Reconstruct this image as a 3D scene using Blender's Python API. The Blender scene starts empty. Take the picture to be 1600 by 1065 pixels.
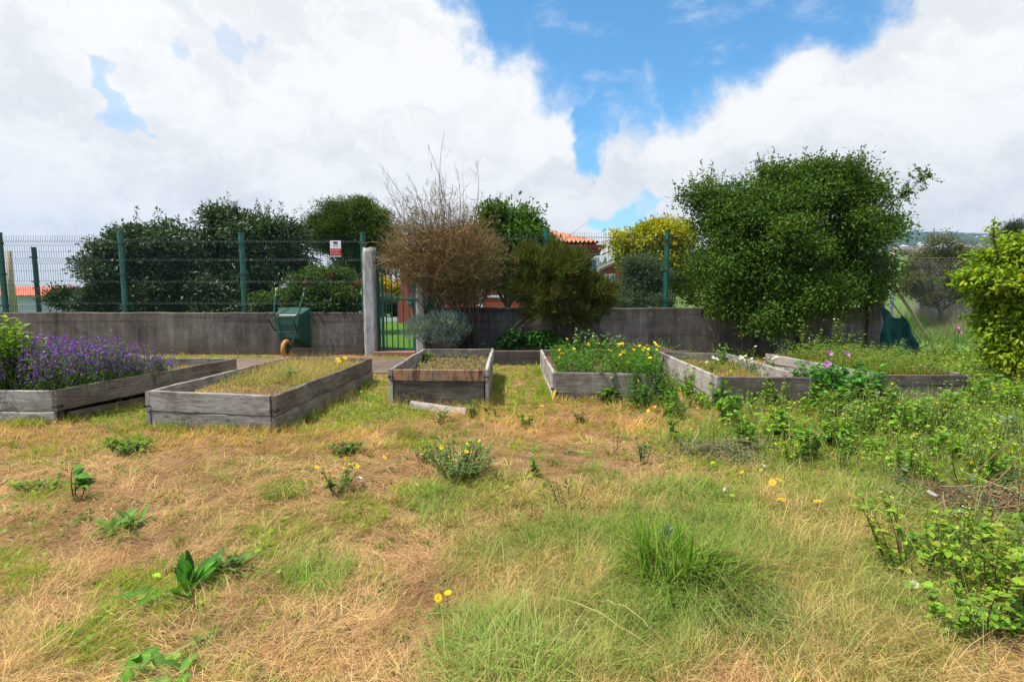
import bpy, math, random
import numpy as np
from mathutils import Vector, Matrix
R = math.radians
random.seed(7)
rng = np.random.default_rng(11)
S = bpy.context.scene
COL = S.collection

# ------------------------------------------------------------------ camera
PITCH, F, CH = R(5.33), 800.0, 1.3
cam = bpy.data.cameras.new('camera'); co = bpy.data.objects.new('camera', cam); COL.objects.link(co)
cam.sensor_width = 36; cam.lens = 18; cam.clip_start = 0.05; cam.clip_end = 9000
co.location = (0, 0, CH); co.rotation_euler = (R(90) - PITCH, 0, 0)
S.camera = co
S.view_settings.view_transform = 'Standard'; S.view_settings.look = 'None'
S.view_settings.exposure = 0.46; S.view_settings.gamma = 1
S.cycles.max_bounces = 6; S.cycles.transparent_max_bounces = 8

def ray(px, py):
    x = (px - 800) / F; y = (532.5 - py) / F
    return Vector((x, math.cos(PITCH) + y * math.sin(PITCH), -math.sin(PITCH) + y * math.cos(PITCH)))
def G(px, py, z=0.0):
    r = ray(px, py); t = (z - CH) / r.z
    return Vector((r.x * t, r.y * t, z))
def at(px, py, Y):
    r = ray(px, py); t = Y / r.y
    return Vector((r.x * t, Y, CH + r.z * t))
def proj(X, Y, Z=0.0):
    zc = Y * math.cos(PITCH) - (Z - CH) * math.sin(PITCH)
    yc = Y * math.sin(PITCH) + (Z - CH) * math.cos(PITCH)
    zc = np.maximum(zc, 1e-3)
    return 800 + F * X / zc, 532.5 - F * yc / zc

# ------------------------------------------------------------------ light
SUN = Vector((-0.42, -0.14, 0.90)).normalized()
sl = bpy.data.lights.new('sun', 'SUN'); sl.energy = 5.0; sl.angle = R(0.6); sl.color = (1, 0.93, 0.81)
so = bpy.data.objects.new('sun', sl); COL.objects.link(so)
so.rotation_euler = (-SUN).to_track_quat('-Z', 'Y').to_euler(); so.location = (-10, -5, 30)

class NT:
    """small node-tree helper"""
    def __init__(s, tree): s.t = tree; s.n = tree.nodes; s.l = tree.links; s.n.clear()
    def new(s, typ, **kw):
        n = s.n.new(typ)
        for k, v in kw.items(): setattr(n, k, v)
        return n
    def link(s, a, b): s.l.new(a, b)
    def setv(s, sock, v):
        if hasattr(v, 'is_output'): s.link(v, sock)
        else: sock.default_value = v
    def math(s, op, a, b=0.0, c=0.0, clamp=False):
        n = s.new('ShaderNodeMath', operation=op, use_clamp=clamp)
        s.setv(n.inputs[0], a); s.setv(n.inputs[1], b); s.setv(n.inputs[2], c)
        return n.outputs[0]
    def vm(s, op, a, b=(0, 0, 0), out=0, scale=None):
        n = s.new('ShaderNodeVectorMath', operation=op)
        s.setv(n.inputs[0], a); s.setv(n.inputs[1], b)
        if scale is not None: s.setv(n.inputs['Scale'], scale)
        return n.outputs['Value'] if out else n.outputs['Vector']
    def mr(s, v, a, b, c=0.0, d=1.0, smooth=True):
        n = s.new('ShaderNodeMapRange'); n.interpolation_type = 'SMOOTHSTEP' if smooth else 'LINEAR'
        for i, x in enumerate((v, a, b, c, d)): s.setv(n.inputs[i], x)
        return n.outputs[0]
    def noise(s, vec, scale, detail=4, rough=0.55, dist=0.0, col=False):
        n = s.new('ShaderNodeTexNoise'); s.setv(n.inputs['Vector'], vec)
        n.inputs['Scale'].default_value = scale; n.inputs['Detail'].default_value = detail
        n.inputs['Roughness'].default_value = rough; n.inputs['Distortion'].default_value = dist
        return n.outputs['Color'] if col else n.outputs[0]
    def mix(s, f, a, b, mode='MIX'):
        n = s.new('ShaderNodeMix', data_type='RGBA', blend_type=mode)
        s.setv(n.inputs[0], f)
        for sock, v in ((n.inputs[6], a), (n.inputs[7], b)):
            s.setv(sock, v if hasattr(v, 'is_output') else (*v, 1) if len(v) == 3 else v)
        return n.outputs[2]
    def ramp(s, f, stops):
        n = s.new('ShaderNodeValToRGB'); e = n.color_ramp.elements
        while len(e) < len(stops): e.new(0.5)
        for el, (p, c) in zip(e, stops): el.position = p; el.color = (*c, 1)
        s.setv(n.inputs[0], f); return n.outputs[0]
    def mapping(s, vec, scale=(1, 1, 1), loc=(0, 0, 0)):
        n = s.new('ShaderNodeMapping'); s.setv(n.inputs['Vector'], vec)
        n.inputs['Scale'].default_value = scale; n.inputs['Location'].default_value = loc
        return n.outputs[0]

w = bpy.data.worlds.new('World'); S.world = w; w.use_nodes = True
t = NT(w.node_tree)
tc = t.new('ShaderNodeTexCoord').outputs['Generated']
sky = t.new('ShaderNodeTexSky', sky_type='NISHITA')
sky.sun_disc = False; sky.sun_elevation = math.asin(SUN.z); sky.sun_rotation = math.atan2(SUN.x, SUN.y)
sky.air_density = 1.0; sky.dust_density = 0.3; sky.ozone_density = 2.5
SKYS = 0.12
n1 = t.noise(tc, 2.6, 9, 0.62, col=True); n2 = t.noise(tc, 11.0, 6, 0.6, col=True)
d1 = t.vm('SCALE', t.vm('SUBTRACT', n1, (.5, .5, .5)), scale=0.34)
d2 = t.vm('SCALE', t.vm('SUBTRACT', n2, (.5, .5, .5)), scale=0.13)
dd = t.vm('NORMALIZE', t.vm('ADD', t.vm('ADD', tc, d1), d2))
HOLES = [(790, 15, 80, 1), (830, -70, 100, 1), (890, 45, 95, 1), (960, -90, 150, 1), (985, 85, 95, 1), (1090, 55, 95, 1),
         (1190, 20, 90, 1), (1290, -20, 80, 1), (1120, -90, 160, 1), (915, 165, 50, 1), (905, 225, 36, .95), (1010, 140, 45, .9),
         (968, 330, 26, .8), (1010, 315, 24, .6), (165, 105, 17, .42), (178, 140, 20, .46), (198, 172, 22, .46), (220, 188, 11, .36), (275, 80, 16, .3), (400, 60, 22, .25), (1260, 75, 30, .6)]
acc = None
for px, py, r, s_ in HOLES:
    d = ray(px, py).normalized(); a = r / 850.0
    dot = t.vm('DOT_PRODUCT', dd, tuple(d), out=1)
    m = t.math('MULTIPLY', t.mr(dot, math.cos(a * 1.25), math.cos(a * 0.55)), s_)
    acc = m if acc is None else t.math('MAXIMUM', acc, m)
# unseen clear sky added behind and overhead to lower the ambient light
for dv, r0_, r1_ in (((0, -.75, .66), .86, .60), ((-.5, -.2, .84), .35, .15)):
    dot = t.vm('DOT_PRODUCT', dd, tuple(Vector(dv).normalized()), out=1)
    acc = t.math('MAXIMUM', acc, t.math('MULTIPLY', t.mr(dot, math.cos(r0_), math.cos(r1_)), .7))
wisp = t.mr(t.noise(t.mapping(tc, (3, 3, 7)), 2.2, 8, 0.65), 0.52, 0.80)
cov = t.math('SUBTRACT', 1.0, acc, clamp=True)
cov = t.math('MAXIMUM', cov, t.math('MULTIPLY', wisp, 0.5))
shade = t.noise(t.mapping(t.vm('ADD', tc, d1), (1, 1, 2.0), (.3, .1, .7)), 4.6, 9, 0.64)
zed = t.new('ShaderNodeSeparateXYZ'); t.link(tc, zed.inputs[0])
up = t.mr(zed.outputs[2], 0.02, 0.42)
sv = t.math('ADD', t.math('MULTIPLY', t.mr(shade, 0.34, 0.60), 0.70), t.math('MULTIPLY', up, 0.48), clamp=True)
k = 1.0 / SKYS
cloud = t.mix(sv, (0.52 * k, 0.54 * k, 0.57 * k), (0.735 * k, 0.735 * k, 0.735 * k))
blue = t.mix(1.0, sky.outputs[0], (0.62, 1.14, 1.30), 'MULTIPLY')
final = t.mix(cov, blue, cloud)
bg = t.new('ShaderNodeBackground'); t.link(final, bg.inputs[0]); bg.inputs[1].default_value = SKYS
wo = t.new('ShaderNodeOutputWorld'); t.link(bg.outputs[0], wo.inputs[0])

# ------------------------------------------------------------------ materials
def mat(name):
    m = bpy.data.materials.new(name); m.use_nodes = True; t = NT(m.node_tree)
    o = t.new('ShaderNodeOutputMaterial'); p = t.new('ShaderNodeBsdfPrincipled')
    t.link(p.outputs[0], o.inputs[0]); p.inputs['Roughness'].default_value = 0.7
    return m, t, p, o
def bump(t, p, h, strength=0.4, dist=0.02):
    b = t.new('ShaderNodeBump'); b.inputs['Strength'].default_value = strength; b.inputs['Distance'].default_value = dist
    t.link(h, b.inputs['Height']); t.link(b.outputs[0], p.inputs['Normal'])
def veg(name, rough=0.55, trans=0.3, spec=0.3, gain=1.0):
    m, t, p, o = mat(name)
    a = t.new('ShaderNodeAttribute'); a.attribute_name = 'col'
    c = a.outputs['Color']
    if name in ('leaf', 'glossy leaf'):
        ob = t.new('ShaderNodeTexCoord').outputs['Object']
        c = t.mix(1.0, c, t.ramp(t.noise(ob, 30, 5, .65), [(.3, (.68, .70, .62)), (.5, (1, 1, 1)), (.7, (1.25, 1.18, 1.05))]), 'MULTIPLY')
        c = t.mix(t.math('MULTIPLY', t.mr(t.noise(t.mapping(ob, (1, 1, 1), (5, 3, 1)), 55, 4, .7), .66, .74), .3), c, (.22, .15, .03))
    t.link(c, p.inputs['Base Color']); p.inputs['Roughness'].default_value = rough
    p.inputs['Specular IOR Level'].default_value = spec
    if trans:
        tr = t.new('ShaderNodeBsdfTranslucent')
        t.link(t.mix(1.0, c, (1.25, 1.3, 0.55), 'MULTIPLY'), tr.inputs[0])
        mx = t.new('ShaderNodeMixShader'); mx.inputs[0].default_value = trans
        t.link(p.outputs[0], mx.inputs[1]); t.link(tr.outputs[0], mx.inputs[2]); t.link(mx.outputs[0], o.inputs[0])
    return m
M = {}
M['leaf'] = veg('leaf', 0.55, 0.32, 0.16)
M['gloss_leaf'] = veg('glossy leaf', 0.42, 0.18, 0.22)
M['grass'] = veg('grass blades', 0.8, 0.3, 0.0)
M['petal'] = veg('petal', 0.6, 0.25, 0.2)
M['twig'] = veg('twig', 0.8, 0.0, 0.2)

def noisy(name, stops, scale=6, detail=6, rough=0.75, bs=0.3, bd=0.01, stretch=(1, 1, 1), coord='Object', spec=0.3, metal=0):
    m, t, p, o = mat(name)
    v = t.mapping(t.new('ShaderNodeTexCoord').outputs[coord], stretch)
    n = t.noise(v, scale, detail, 0.6)
    t.link(t.ramp(n, stops), p.inputs['Base Color']); p.inputs['Roughness'].default_value = rough
    p.inputs['Specular IOR Level'].default_value = spec; p.inputs['Metallic'].default_value = metal
    if bs: bump(t, p, t.noise(v, scale * 4, 5, 0.6), bs, bd)
    return m
M['bark'] = noisy('bark', [(.3, (.05, .035, .025)), (.7, (.16, .12, .09))], 9, stretch=(3, 3, .6), bs=.6)
M['green_paint'] = noisy('green paint', [(.3, (.006, .085, .06)), (.7, (.012, .125, .09))], 5, rough=.4, bs=.05, spec=.5)
M['dark_green'] = noisy('dark green paint', [(.3, (.008, .05, .04)), (.7, (.012, .075, .058))], 5, rough=.45, bs=.05, spec=.5)
M['barrow_green'] = noisy('barrow green', [(.30, (.08, .045, .025)), (.36, (.004, .05, .036)), (.55, (.005, .075, .052)), (.66, (.02, .085, .06)), (.74, (.12, .11, .08))], 7, rough=.4, bs=.08, spec=.5)
M['wire'] = noisy('coated wire', [(.3, (.006, .028, .028)), (.7, (.012, .045, .042))], 3, rough=.5, bs=0)
M['zinc'] = noisy('galvanised wire', [(.3, (.34, .36, .37)), (.7, (.5, .52, .53))], 3, rough=.5, bs=0)
M['tube_grey'] = noisy('grey tube', [(.3, (.16, .19, .23)), (.7, (.28, .32, .37))], 4, rough=.5, bs=.1)
M['black_metal'] = noisy('black metal', [(.3, (.015, .015, .016)), (.7, (.04, .035, .03))], 12, rough=.55, bs=.1)
M['rust'] = noisy('rusty grille', [(.3, (.03, .025, .022)), (.7, (.10, .07, .05))], 16, rough=.8, bs=.2)
M['tyre'] = noisy('orange tyre', [(.25, (.42, .17, .025)), (.75, (.60, .27, .05))], 10, rough=.6, bs=.2)
M['white'] = noisy('white paint', [(.3, (.62, .63, .65)), (.7, (.8, .8, .8))], 8, rough=.5, bs=.05)
M['sign_red'] = noisy('sign red', [(.3, (.36, .02, .025)), (.7, (.45, .03, .035))], 6, rough=.4, bs=0)
M['sign_navy'] = noisy('sign navy', [(.3, (.04, .015, .04)), (.7, (.06, .02, .06))], 6, rough=.4, bs=0)
M['sign_pink'] = noisy('sign lettering', [(.3, (.62, .25, .24)), (.7, (.72, .34, .32))], 30, rough=.5, bs=0)
M['sign_grey'] = noisy('sign small lettering', [(.3, (.35, .3, .42)), (.7, (.5, .42, .5))], 30, rough=.5, bs=0)
M['house_red'] = noisy('red render', [(.3, (.30, .062, .04)), (.7, (.38, .085, .055))], 3, bs=.1)
M['glass'] = noisy('window glass', [(.3, (.10, .17, .22)), (.7, (.22, .32, .38))], .6, rough=.08, bs=0, spec=.8)
M['tile_roof'] = noisy('terracotta tiles', [(.25, (.42, .15, .08)), (.5, (.55, .23, .13)), (.75, (.68, .34, .2))], 5, bs=.2)
M['grey_roof'] = noisy('grey brown roof', [(.3, (.14, .10, .085)), (.7, (.24, .18, .15))], 5, bs=.2)
M['red_roof'] = noisy('red sheet roof', [(.3, (.42, .10, .06)), (.7, (.5, .14, .09))], .6, bs=.1)
M['pale_wall'] = noisy('pale wall', [(.3, (.55, .56, .58)), (.7, (.68, .68, .68))], 1.0, bs=.1)
M['pink_wall'] = noisy('pink wall', [(.3, (.62, .38, .28)), (.7, (.72, .48, .38))], 1.0, bs=0)
M['tarp'] = noisy('green shade net', [(.3, (.008, .055, .048)), (.7, (.02, .11, .09))], 5, rough=.85, bs=.4)
M['pole_wood'] = noisy('bare pole', [(.3, (.26, .21, .15)), (.7, (.5, .43, .33))], 5, stretch=(4, 4, .8), bs=.4)
M['old_wall'] = noisy('old grey wall', [(.3, (.16, .15, .14)), (.55, (.30, .285, .27)), (.8, (.48, .46, .44))], 1.6, bs=.4)
M['soil'] = noisy('bed soil', [(.3, (.06, .036, .022)), (.7, (.19, .125, .075))], 14, 9, bs=.8, bd=.03, rough=.95)
M['tile_sill'] = noisy('red tile', [(.3, (.22, .10, .075)), (.7, (.34, .17, .13))], 9, bs=.2)

def wood(name, a, b, c, stain=None):
    m, t, p, o = mat(name)
    tc = t.new('ShaderNodeTexCoord').outputs['Object']; oi = t.new('ShaderNodeObjectInfo')
    off = t.vm('SCALE', (1.0, 1.0, 1.0), scale=t.math('MULTIPLY', oi.outputs['Random'], 37.0))
    v0 = t.vm('ADD', tc, off)
    warp = t.vm('SCALE', t.vm('SUBTRACT', t.noise(v0, 2.2, 3, col=True), (.5, .5, .5)), scale=0.12)
    v = t.vm('ADD', v0, warp)
    grain = t.noise(t.mapping(v, (1.2, 30, 30)), 2.2, 7, 0.65)
    fine = t.noise(t.mapping(v, (3, 120, 120)), 2.0, 4, 0.6)
    blot = t.noise(v, 3.2, 5, 0.6)
    f = t.math('ADD', t.math('MULTIPLY', grain, 0.55), t.math('MULTIPLY', blot, 0.45))
    f = t.math('ADD', f, t.math('MULTIPLY', t.math('SUBTRACT', oi.outputs['Random'], .5), .20))
    colr = t.ramp(f, [(.34, a), (.50, b), (.66, c)])
    crack = t.mr(fine, 0.28, 0.40)
    colr = t.mix(t.math('MULTIPLY', t.math('SUBTRACT', 1.0, crack), .8), colr, (.045, .038, .034))
    split_ = t.noise(t.mapping(v, (.55, 16, 16), (5, 2, 8)), 2.4, 5, 0.6)
    colr = t.mix(t.math('MULTIPLY', t.mr(split_, 0.36, 0.30), .85), colr, (.03, .025, .022))
    damp = t.noise(t.mapping(v0, (1.6, 3, 3), (9, 1, 4)), 1.6, 5, 0.65)
    colr = t.mix(t.math('MULTIPLY', t.mr(damp, 0.50, 0.64), .65), colr, (.07, .055, .045))
    vo = t.new('ShaderNodeTexVoronoi'); t.setv(vo.inputs['Vector'], t.mapping(v, (1.0, 3.2, 3.2))); vo.inputs['Scale'].default_value = 2.1
    knot = t.mr(vo.outputs['Distance'], 0.16, 0.05)
    colr = t.mix(t.math('MULTIPLY', knot, .8), colr, (.06, .045, .04))
    gz = t.new('ShaderNodeSeparateXYZ'); gp_ = t.new('ShaderNodeNewGeometry').outputs['Position']; t.link(gp_, gz.inputs[0])
    zz = t.math('ADD', gz.outputs[2], t.math('MULTIPLY', t.math('SUBTRACT', t.noise(gp_, 9, 6, .7), .5), .22))
    colr = t.mix(t.math('MULTIPLY', t.mr(zz, .12, -.01), .6), colr, (.12, .085, .05))
    if stain:
        vs = t.noise(t.mapping(v, (6.5, 1.0, 2.2)), 1.7, 6, 0.68)
        colr = t.mix(t.mr(vs, .40, .58), colr, stain)
        vd = t.noise(t.mapping(v, (15, 1, 2.0), (3, 1, 2)), 1.5, 6, 0.68)
        colr = t.mix(t.math('MULTIPLY', t.mr(vd, .52, .60), .8), colr, (.05, .03, .02))
    t.link(colr, p.inputs['Base Color']); p.inputs['Roughness'].default_value = .8; p.inputs['Specular IOR Level'].default_value = .2
    bump(t, p, t.math('ADD', t.math('ADD', grain, t.math('MULTIPLY', fine, .5)), t.math('MULTIPLY', crack, .6)), .6, .006)
    return m
M['wood'] = wood('weathered board', (.13, .112, .098), (.285, .262, .245), (.46, .435, .415))
M['wood_brown'] = wood('brown shaded weathered board', (.06, .046, .036), (.145, .122, .102), (.29, .255, .222))  # brown board tone; on the right bed sides it also paints their shade
M['wood_damp'] = wood('damp stained board', (.13, .09, .065), (.21, .16, .125), (.33, .27, .22), stain=(.31, .165, .088))
M['wood_pale'] = wood('pale sunlit board', (.26, .225, .21), (.43, .39, .375), (.58, .545, .53))  # paler board copy: sunlight on the left bed sides painted into the colour
M['wood_dark'] = wood('dark post', (.05, .04, .035), (.09, .075, .065), (.15, .13, .115))

def concrete(name, a, b, c, top):
    m, t, p, o = mat(name)
    g = t.new('ShaderNodeNewGeometry').outputs['Position']
    big = t.noise(g, 1.1, 6, 0.6); st = t.noise(t.mapping(g, (5.5, 5.5, .45)), 1.6, 6, 0.65); fine = t.noise(g, 22, 6, 0.7)
    f = t.math('ADD', t.math('MULTIPLY', big, .45), t.math('ADD', t.math('MULTIPLY', st, .30), t.math('MULTIPLY', fine, .17)))
    colr = t.ramp(f, [(.36, a), (.5, b), (.64, c)])
    lich = t.mr(t.noise(g, 7.5, 7, 0.7), .60, .70)
    colr = t.mix(t.math('MULTIPLY', lich, .4), colr, top)
    pour = t.noise(t.mapping(g, (.25, .25, 9)), 1.3, 3, .5)
    colr = t.mix(t.math('MULTIPLY', t.mr(pour, .58, .66), .35), colr, tuple(x * .45 for x in a))
    if name == 'weathered concrete':
        sp = t.new('ShaderNodeSeparateXYZ'); t.link(g, sp.inputs[0])
        hh = t.math('ADD', sp.outputs[2], t.math('MULTIPLY', t.math('SUBTRACT', t.noise(t.mapping(g, (6, 6, .6)), 2.0, 6, .7), .5), .5))
        colr = t.mix(t.math('MULTIPLY', t.mr(hh, .93, .80), .0), colr, top)
        colr = t.mix(t.math('MULTIPLY', t.mr(hh, .30, .02), .55), colr, (.10, .075, .045))
        colr = t.mix(t.math('MULTIPLY', t.mr(hh, .74, .98), .5), colr, (.045, .045, .032))
        cr = t.new('ShaderNodeTexVoronoi', feature='DISTANCE_TO_EDGE'); t.setv(cr.inputs['Vector'], t.vm('ADD', g, t.vm('SCALE', t.noise(g, 3, 5, col=True), scale=.5))); cr.inputs['Scale'].default_value = .55
        colr = t.mix(t.math('MULTIPLY', t.mr(cr.outputs['Distance'], .008, .002), .4), colr, (.03, .025, .02))
    t.link(colr, p.inputs['Base Color']); p.inputs['Roughness'].default_value = .92; p.inputs['Specular IOR Level'].default_value = .15
    bump(t, p, t.math('ADD', fine, t.math('MULTIPLY', st, .6)), .6, .012)
    return m
M['wall'] = concrete('weathered concrete', (.055, .047, .04), (.15, .133, .116), (.29, .262, .232), (.40, .37, .33))
M['kerb'] = concrete('kerb concrete', (.05, .04, .035), (.09, .075, .065), (.15, .13, .115), (.18, .16, .14))
M['path'] = concrete('path concrete', (.10, .078, .06), (.165, .13, .105), (.24, .20, .165), (.22, .20, .12))
M['pillar'] = None
m, t, p, o = mat('rough white plaster')
g = t.new('ShaderNodeNewGeometry').outputs['Position']
vo = t.new('ShaderNodeTexVoronoi'); t.setv(vo.inputs['Vector'], t.vm('ADD', g, t.vm('SCALE', t.noise(g, 30, 3, col=True), scale=.03))); vo.inputs['Scale'].default_value = 26
dirt = t.noise(t.mapping(g, (4, 4, 1.2)), 2.0, 6, .65)
t.link(t.ramp(dirt, [(.32, (.19, .185, .175)), (.5, (.34, .335, .325)), (.66, (.46, .455, .445))]), p.inputs['Base Color'])
bump(t, p, vo.outputs['Distance'], .35, .008); p.inputs['Roughness'].default_value = .9
M['pillar'] = m

# ground: soil and thatch, mottled
m, t, p, o = mat('dry field')
g = t.new('ShaderNodeNewGeometry').outputs['Position']
big = t.noise(g, .9, 6, .6); mid = t.noise(g, 6, 7, .65); fine = t.noise(g, 55, 6, .7)
c1 = t.ramp(t.math('ADD', t.math('MULTIPLY', mid, .6), t.math('MULTIPLY', fine, .4)), [(.36, (.13, .065, .032)), (.5, (.27, .155, .078)), (.64, (.44, .28, .15))])
c2 = t.ramp(t.math('ADD', t.math('MULTIPLY', mid, .5), t.math('MULTIPLY', fine, .5)), [(.36, (.10, .068, .024)), (.5, (.20, .145, .05)), (.64, (.34, .26, .10))])
t.link(t.mix(t.mr(big, .45, .62), c1, c2), p.inputs['Base Color']); p.inputs['Roughness'].default_value = .95
p.inputs['Specular IOR Level'].default_value = .1
bump(t, p, t.math('ADD', t.math('MULTIPLY', mid, .6), fine), .9, .03)
M['ground'] = m
M['lawn'] = noisy('lawn', [(.3, (.045, .11, .010)), (.7, (.085, .19, .018))], 9, 8, rough=.8, bs=.8, bd=.03, coord='Object', spec=.1)
M['meadow'] = noisy('green slope', [(.3, (.07, .13, .03)), (.7, (.15, .24, .06))], .05, 8, rough=.9, bs=0, spec=.1)
M['hill'] = noisy('wooded hill', [(.35, (.018, .035, .014)), (.5, (.045, .07, .03)), (.62, (.10, .115, .06))], .012, 9, rough=.95, bs=0, spec=.1)

# ------------------------------------------------------------------ building helpers
def tag(o, label=None, cat=None, group=None, kind=None):
    if label: o['label'] = label
    if cat: o['category'] = cat
    if group: o['group'] = group
    if kind: o['kind'] = kind
    return o
def empty(name, loc, label, cat, group=None, rz=0.0):
    o = bpy.data.objects.new(name, None); COL.objects.link(o)
    o.location = loc; o.rotation_euler = (0, 0, rz); o.empty_display_size = .1
    return tag(o, label, cat, group)
def link(name, me, mt, parent=None, loc=None, world=True):
    """link a mesh; when it has a parent its vertices are given in world space"""
    o = bpy.data.objects.new(name, me); COL.objects.link(o)
    if mt is not None and not me.materials:
        for q in (mt if isinstance(mt, (list, tuple)) else [mt]): me.materials.append(q)
    if parent is not None:
        o.parent = parent
        if world:
            mw = Matrix.Identity(4); q = parent
            while q: mw = q.matrix_basis @ mw; q = q.parent
            me.transform(mw.inverted())
    if loc is not None: o.location = loc
    return o
def npmesh(name, V, polys, C=None, smooth=False):
    """polys: list of int arrays, each (n, k)"""
    me = bpy.data.meshes.new(name)
    V = np.asarray(V, np.float32)
    me.vertices.add(len(V)); me.vertices.foreach_set('co', V.ravel())
    polys = [np.asarray(q, np.int32) for q in polys if len(q)]
    nl = sum(q.size for q in polys); npoly = sum(len(q) for q in polys)
    me.loops.add(nl); me.polygons.add(npoly)
    me.loops.foreach_set('vertex_index', np.concatenate([q.ravel() for q in polys]))
    st = []; s0 = 0
    for q in polys:
        st.append(s0 + np.arange(len(q)) * q.shape[1]); s0 += q.size
    me.polygons.foreach_set('loop_start', np.concatenate(st).astype(np.int32))
    if smooth: me.polygons.foreach_set('use_smooth', np.ones(npoly, bool))
    me.update(calc_edges=True)
    if C is not None:
        a = me.color_attributes.new('col', 'FLOAT_COLOR', 'POINT')
        a.data.foreach_set('color', np.c_[np.asarray(C, np.float32), np.ones(len(V), np.float32)].ravel())
    return me
def norm(a): return a / np.maximum(np.linalg.norm(a, axis=-1, keepdims=True), 1e-9)

class MB:
    def __init__(s): s.v = []; s.f = []; s.c = []; s.col = (1, 1, 1)
    def add(s, vs, fs):
        b = len(s.v); s.v += [tuple(x) for x in vs]; s.c += [s.col] * len(vs); s.f += [[i + b for i in f] for f in fs]; return s
    def box(s, c, size, rot=None):
        x, y, z = (q / 2 for q in size); c = Vector(c)
        vs = [Vector(q) for q in ((-x, -y, -z), (x, -y, -z), (x, y, -z), (-x, y, -z), (-x, -y, z), (x, -y, z), (x, y, z), (-x, y, z))]
        if rot is not None: vs = [rot @ q for q in vs]
        return s.add([q + c for q in vs], [(0, 3, 2, 1), (4, 5, 6, 7), (0, 1, 5, 4), (1, 2, 6, 5), (2, 3, 7, 6), (3, 0, 4, 7)])
    def tube(s, pts, rad, n=6, cap=True):
        pts = [Vector(q) for q in pts]
        if not isinstance(rad, (list, tuple)): rad = [rad] * len(pts)
        vs = []; ref = None
        for i, q in enumerate(pts):
            d = (pts[min(i + 1, len(pts) - 1)] - pts[max(i - 1, 0)])
            d = d.normalized() if d.length > 1e-9 else Vector((0, 0, 1))
            if ref is None: ref = d.orthogonal().normalized()
            u = (ref - d * ref.dot(d)); u = u.normalized() if u.length > 1e-6 else d.orthogonal().normalized(); ref = u
            v = d.cross(u)
            vs += [q + (u * math.cos(2 * math.pi * j / n) + v * math.sin(2 * math.pi * j / n)) * rad[i] for j in range(n)]
        fs = []
        for i in range(len(pts) - 1):
            for j in range(n):
                a = i * n + j; b = i * n + (j + 1) % n
                fs.append((a, b, b + n, a + n))
        if cap: fs.append(tuple(range(n - 1, -1, -1))); fs.append(tuple(range((len(pts) - 1) * n, len(pts) * n)))
        return s.add(vs, fs)
    def lathe(s, prof, n=16, c=(0, 0, 0), rot=None):
        vs = []; c = Vector(c)
        for r, z in prof:
            for j in range(n):
                q = Vector((r * math.cos(2 * math.pi * j / n), r * math.sin(2 * math.pi * j / n), z))
                vs.append((rot @ q if rot is not None else q) + c)
        fs = [(i * n + j, i * n + (j + 1) % n, (i + 1) * n + (j + 1) % n, (i + 1) * n + j) for i in range(len(prof) - 1) for j in range(n)]
        return s.add(vs, fs)
    def mesh(s, name, smooth=False, col=False):
        me = bpy.data.meshes.new(name); me.from_pydata(s.v, [], s.f); me.update()
        if smooth: me.polygons.foreach_set('use_smooth', [True] * len(me.polygons))
        if col:
            a = me.color_attributes.new('col', 'FLOAT_COLOR', 'POINT')
            a.data.foreach_set('color', np.c_[np.array(s.c, np.float32), np.ones(len(s.v), np.float32)].ravel())
        return me
    def build(s, name, mt, parent=None, smooth=False, bevel=0, col=False, world=True):
        o = link(name, s.mesh(name, smooth, col), mt, parent, world=world)
        if bevel:
            b = o.modifiers.new('bevel', 'BEVEL'); b.width = bevel; b.segments = 2; b.limit_method = 'ANGLE'
        return o

# numpy value noise
def vnoise(x, y, seed=0):
    x = np.asarray(x, float); y = np.asarray(y, float)
    xi = np.floor(x).astype(np.int64); yi = np.floor(y).astype(np.int64); fx = x - xi; fy = y - yi
    def h(a, b):
        n = (a * 374761393 + b * 668265263 + seed * 974711) & 0xffffffff
        n = ((n ^ (n >> 13)) * 1274126177) & 0xffffffff
        return ((n ^ (n >> 16)) & 0xffff) / 65535.0
    u = fx * fx * (3 - 2 * fx); v = fy * fy * (3 - 2 * fy)
    return (h(xi, yi) * (1 - u) + h(xi + 1, yi) * u) * (1 - v) + (h(xi, yi + 1) * (1 - u) + h(xi + 1, yi + 1) * u) * v
def fbm(x, y, seed=0, o=4):
    s = 0; a = .5; tt = 0
    for i in range(o):
        s = s + a * vnoise(x, y, seed + i * 17); tt += a; a *= .5; x = x * 2.03 + 7.1; y = y * 2.03 + 3.7
    return s / tt
def hz(X, Y):
    """height of the field"""
    X = np.asarray(X, float); Y = np.asarray(Y, float)
    h = (fbm(X * .8, Y * .8, 3) - .5) * .10 + (fbm(X * 4, Y * 4, 9) - .5) * .045
    fade = np.clip((8.2 - Y) / 1.5, 0, 1)
    return h * fade + np.where(Y < 8.5, .0, 0)

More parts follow.
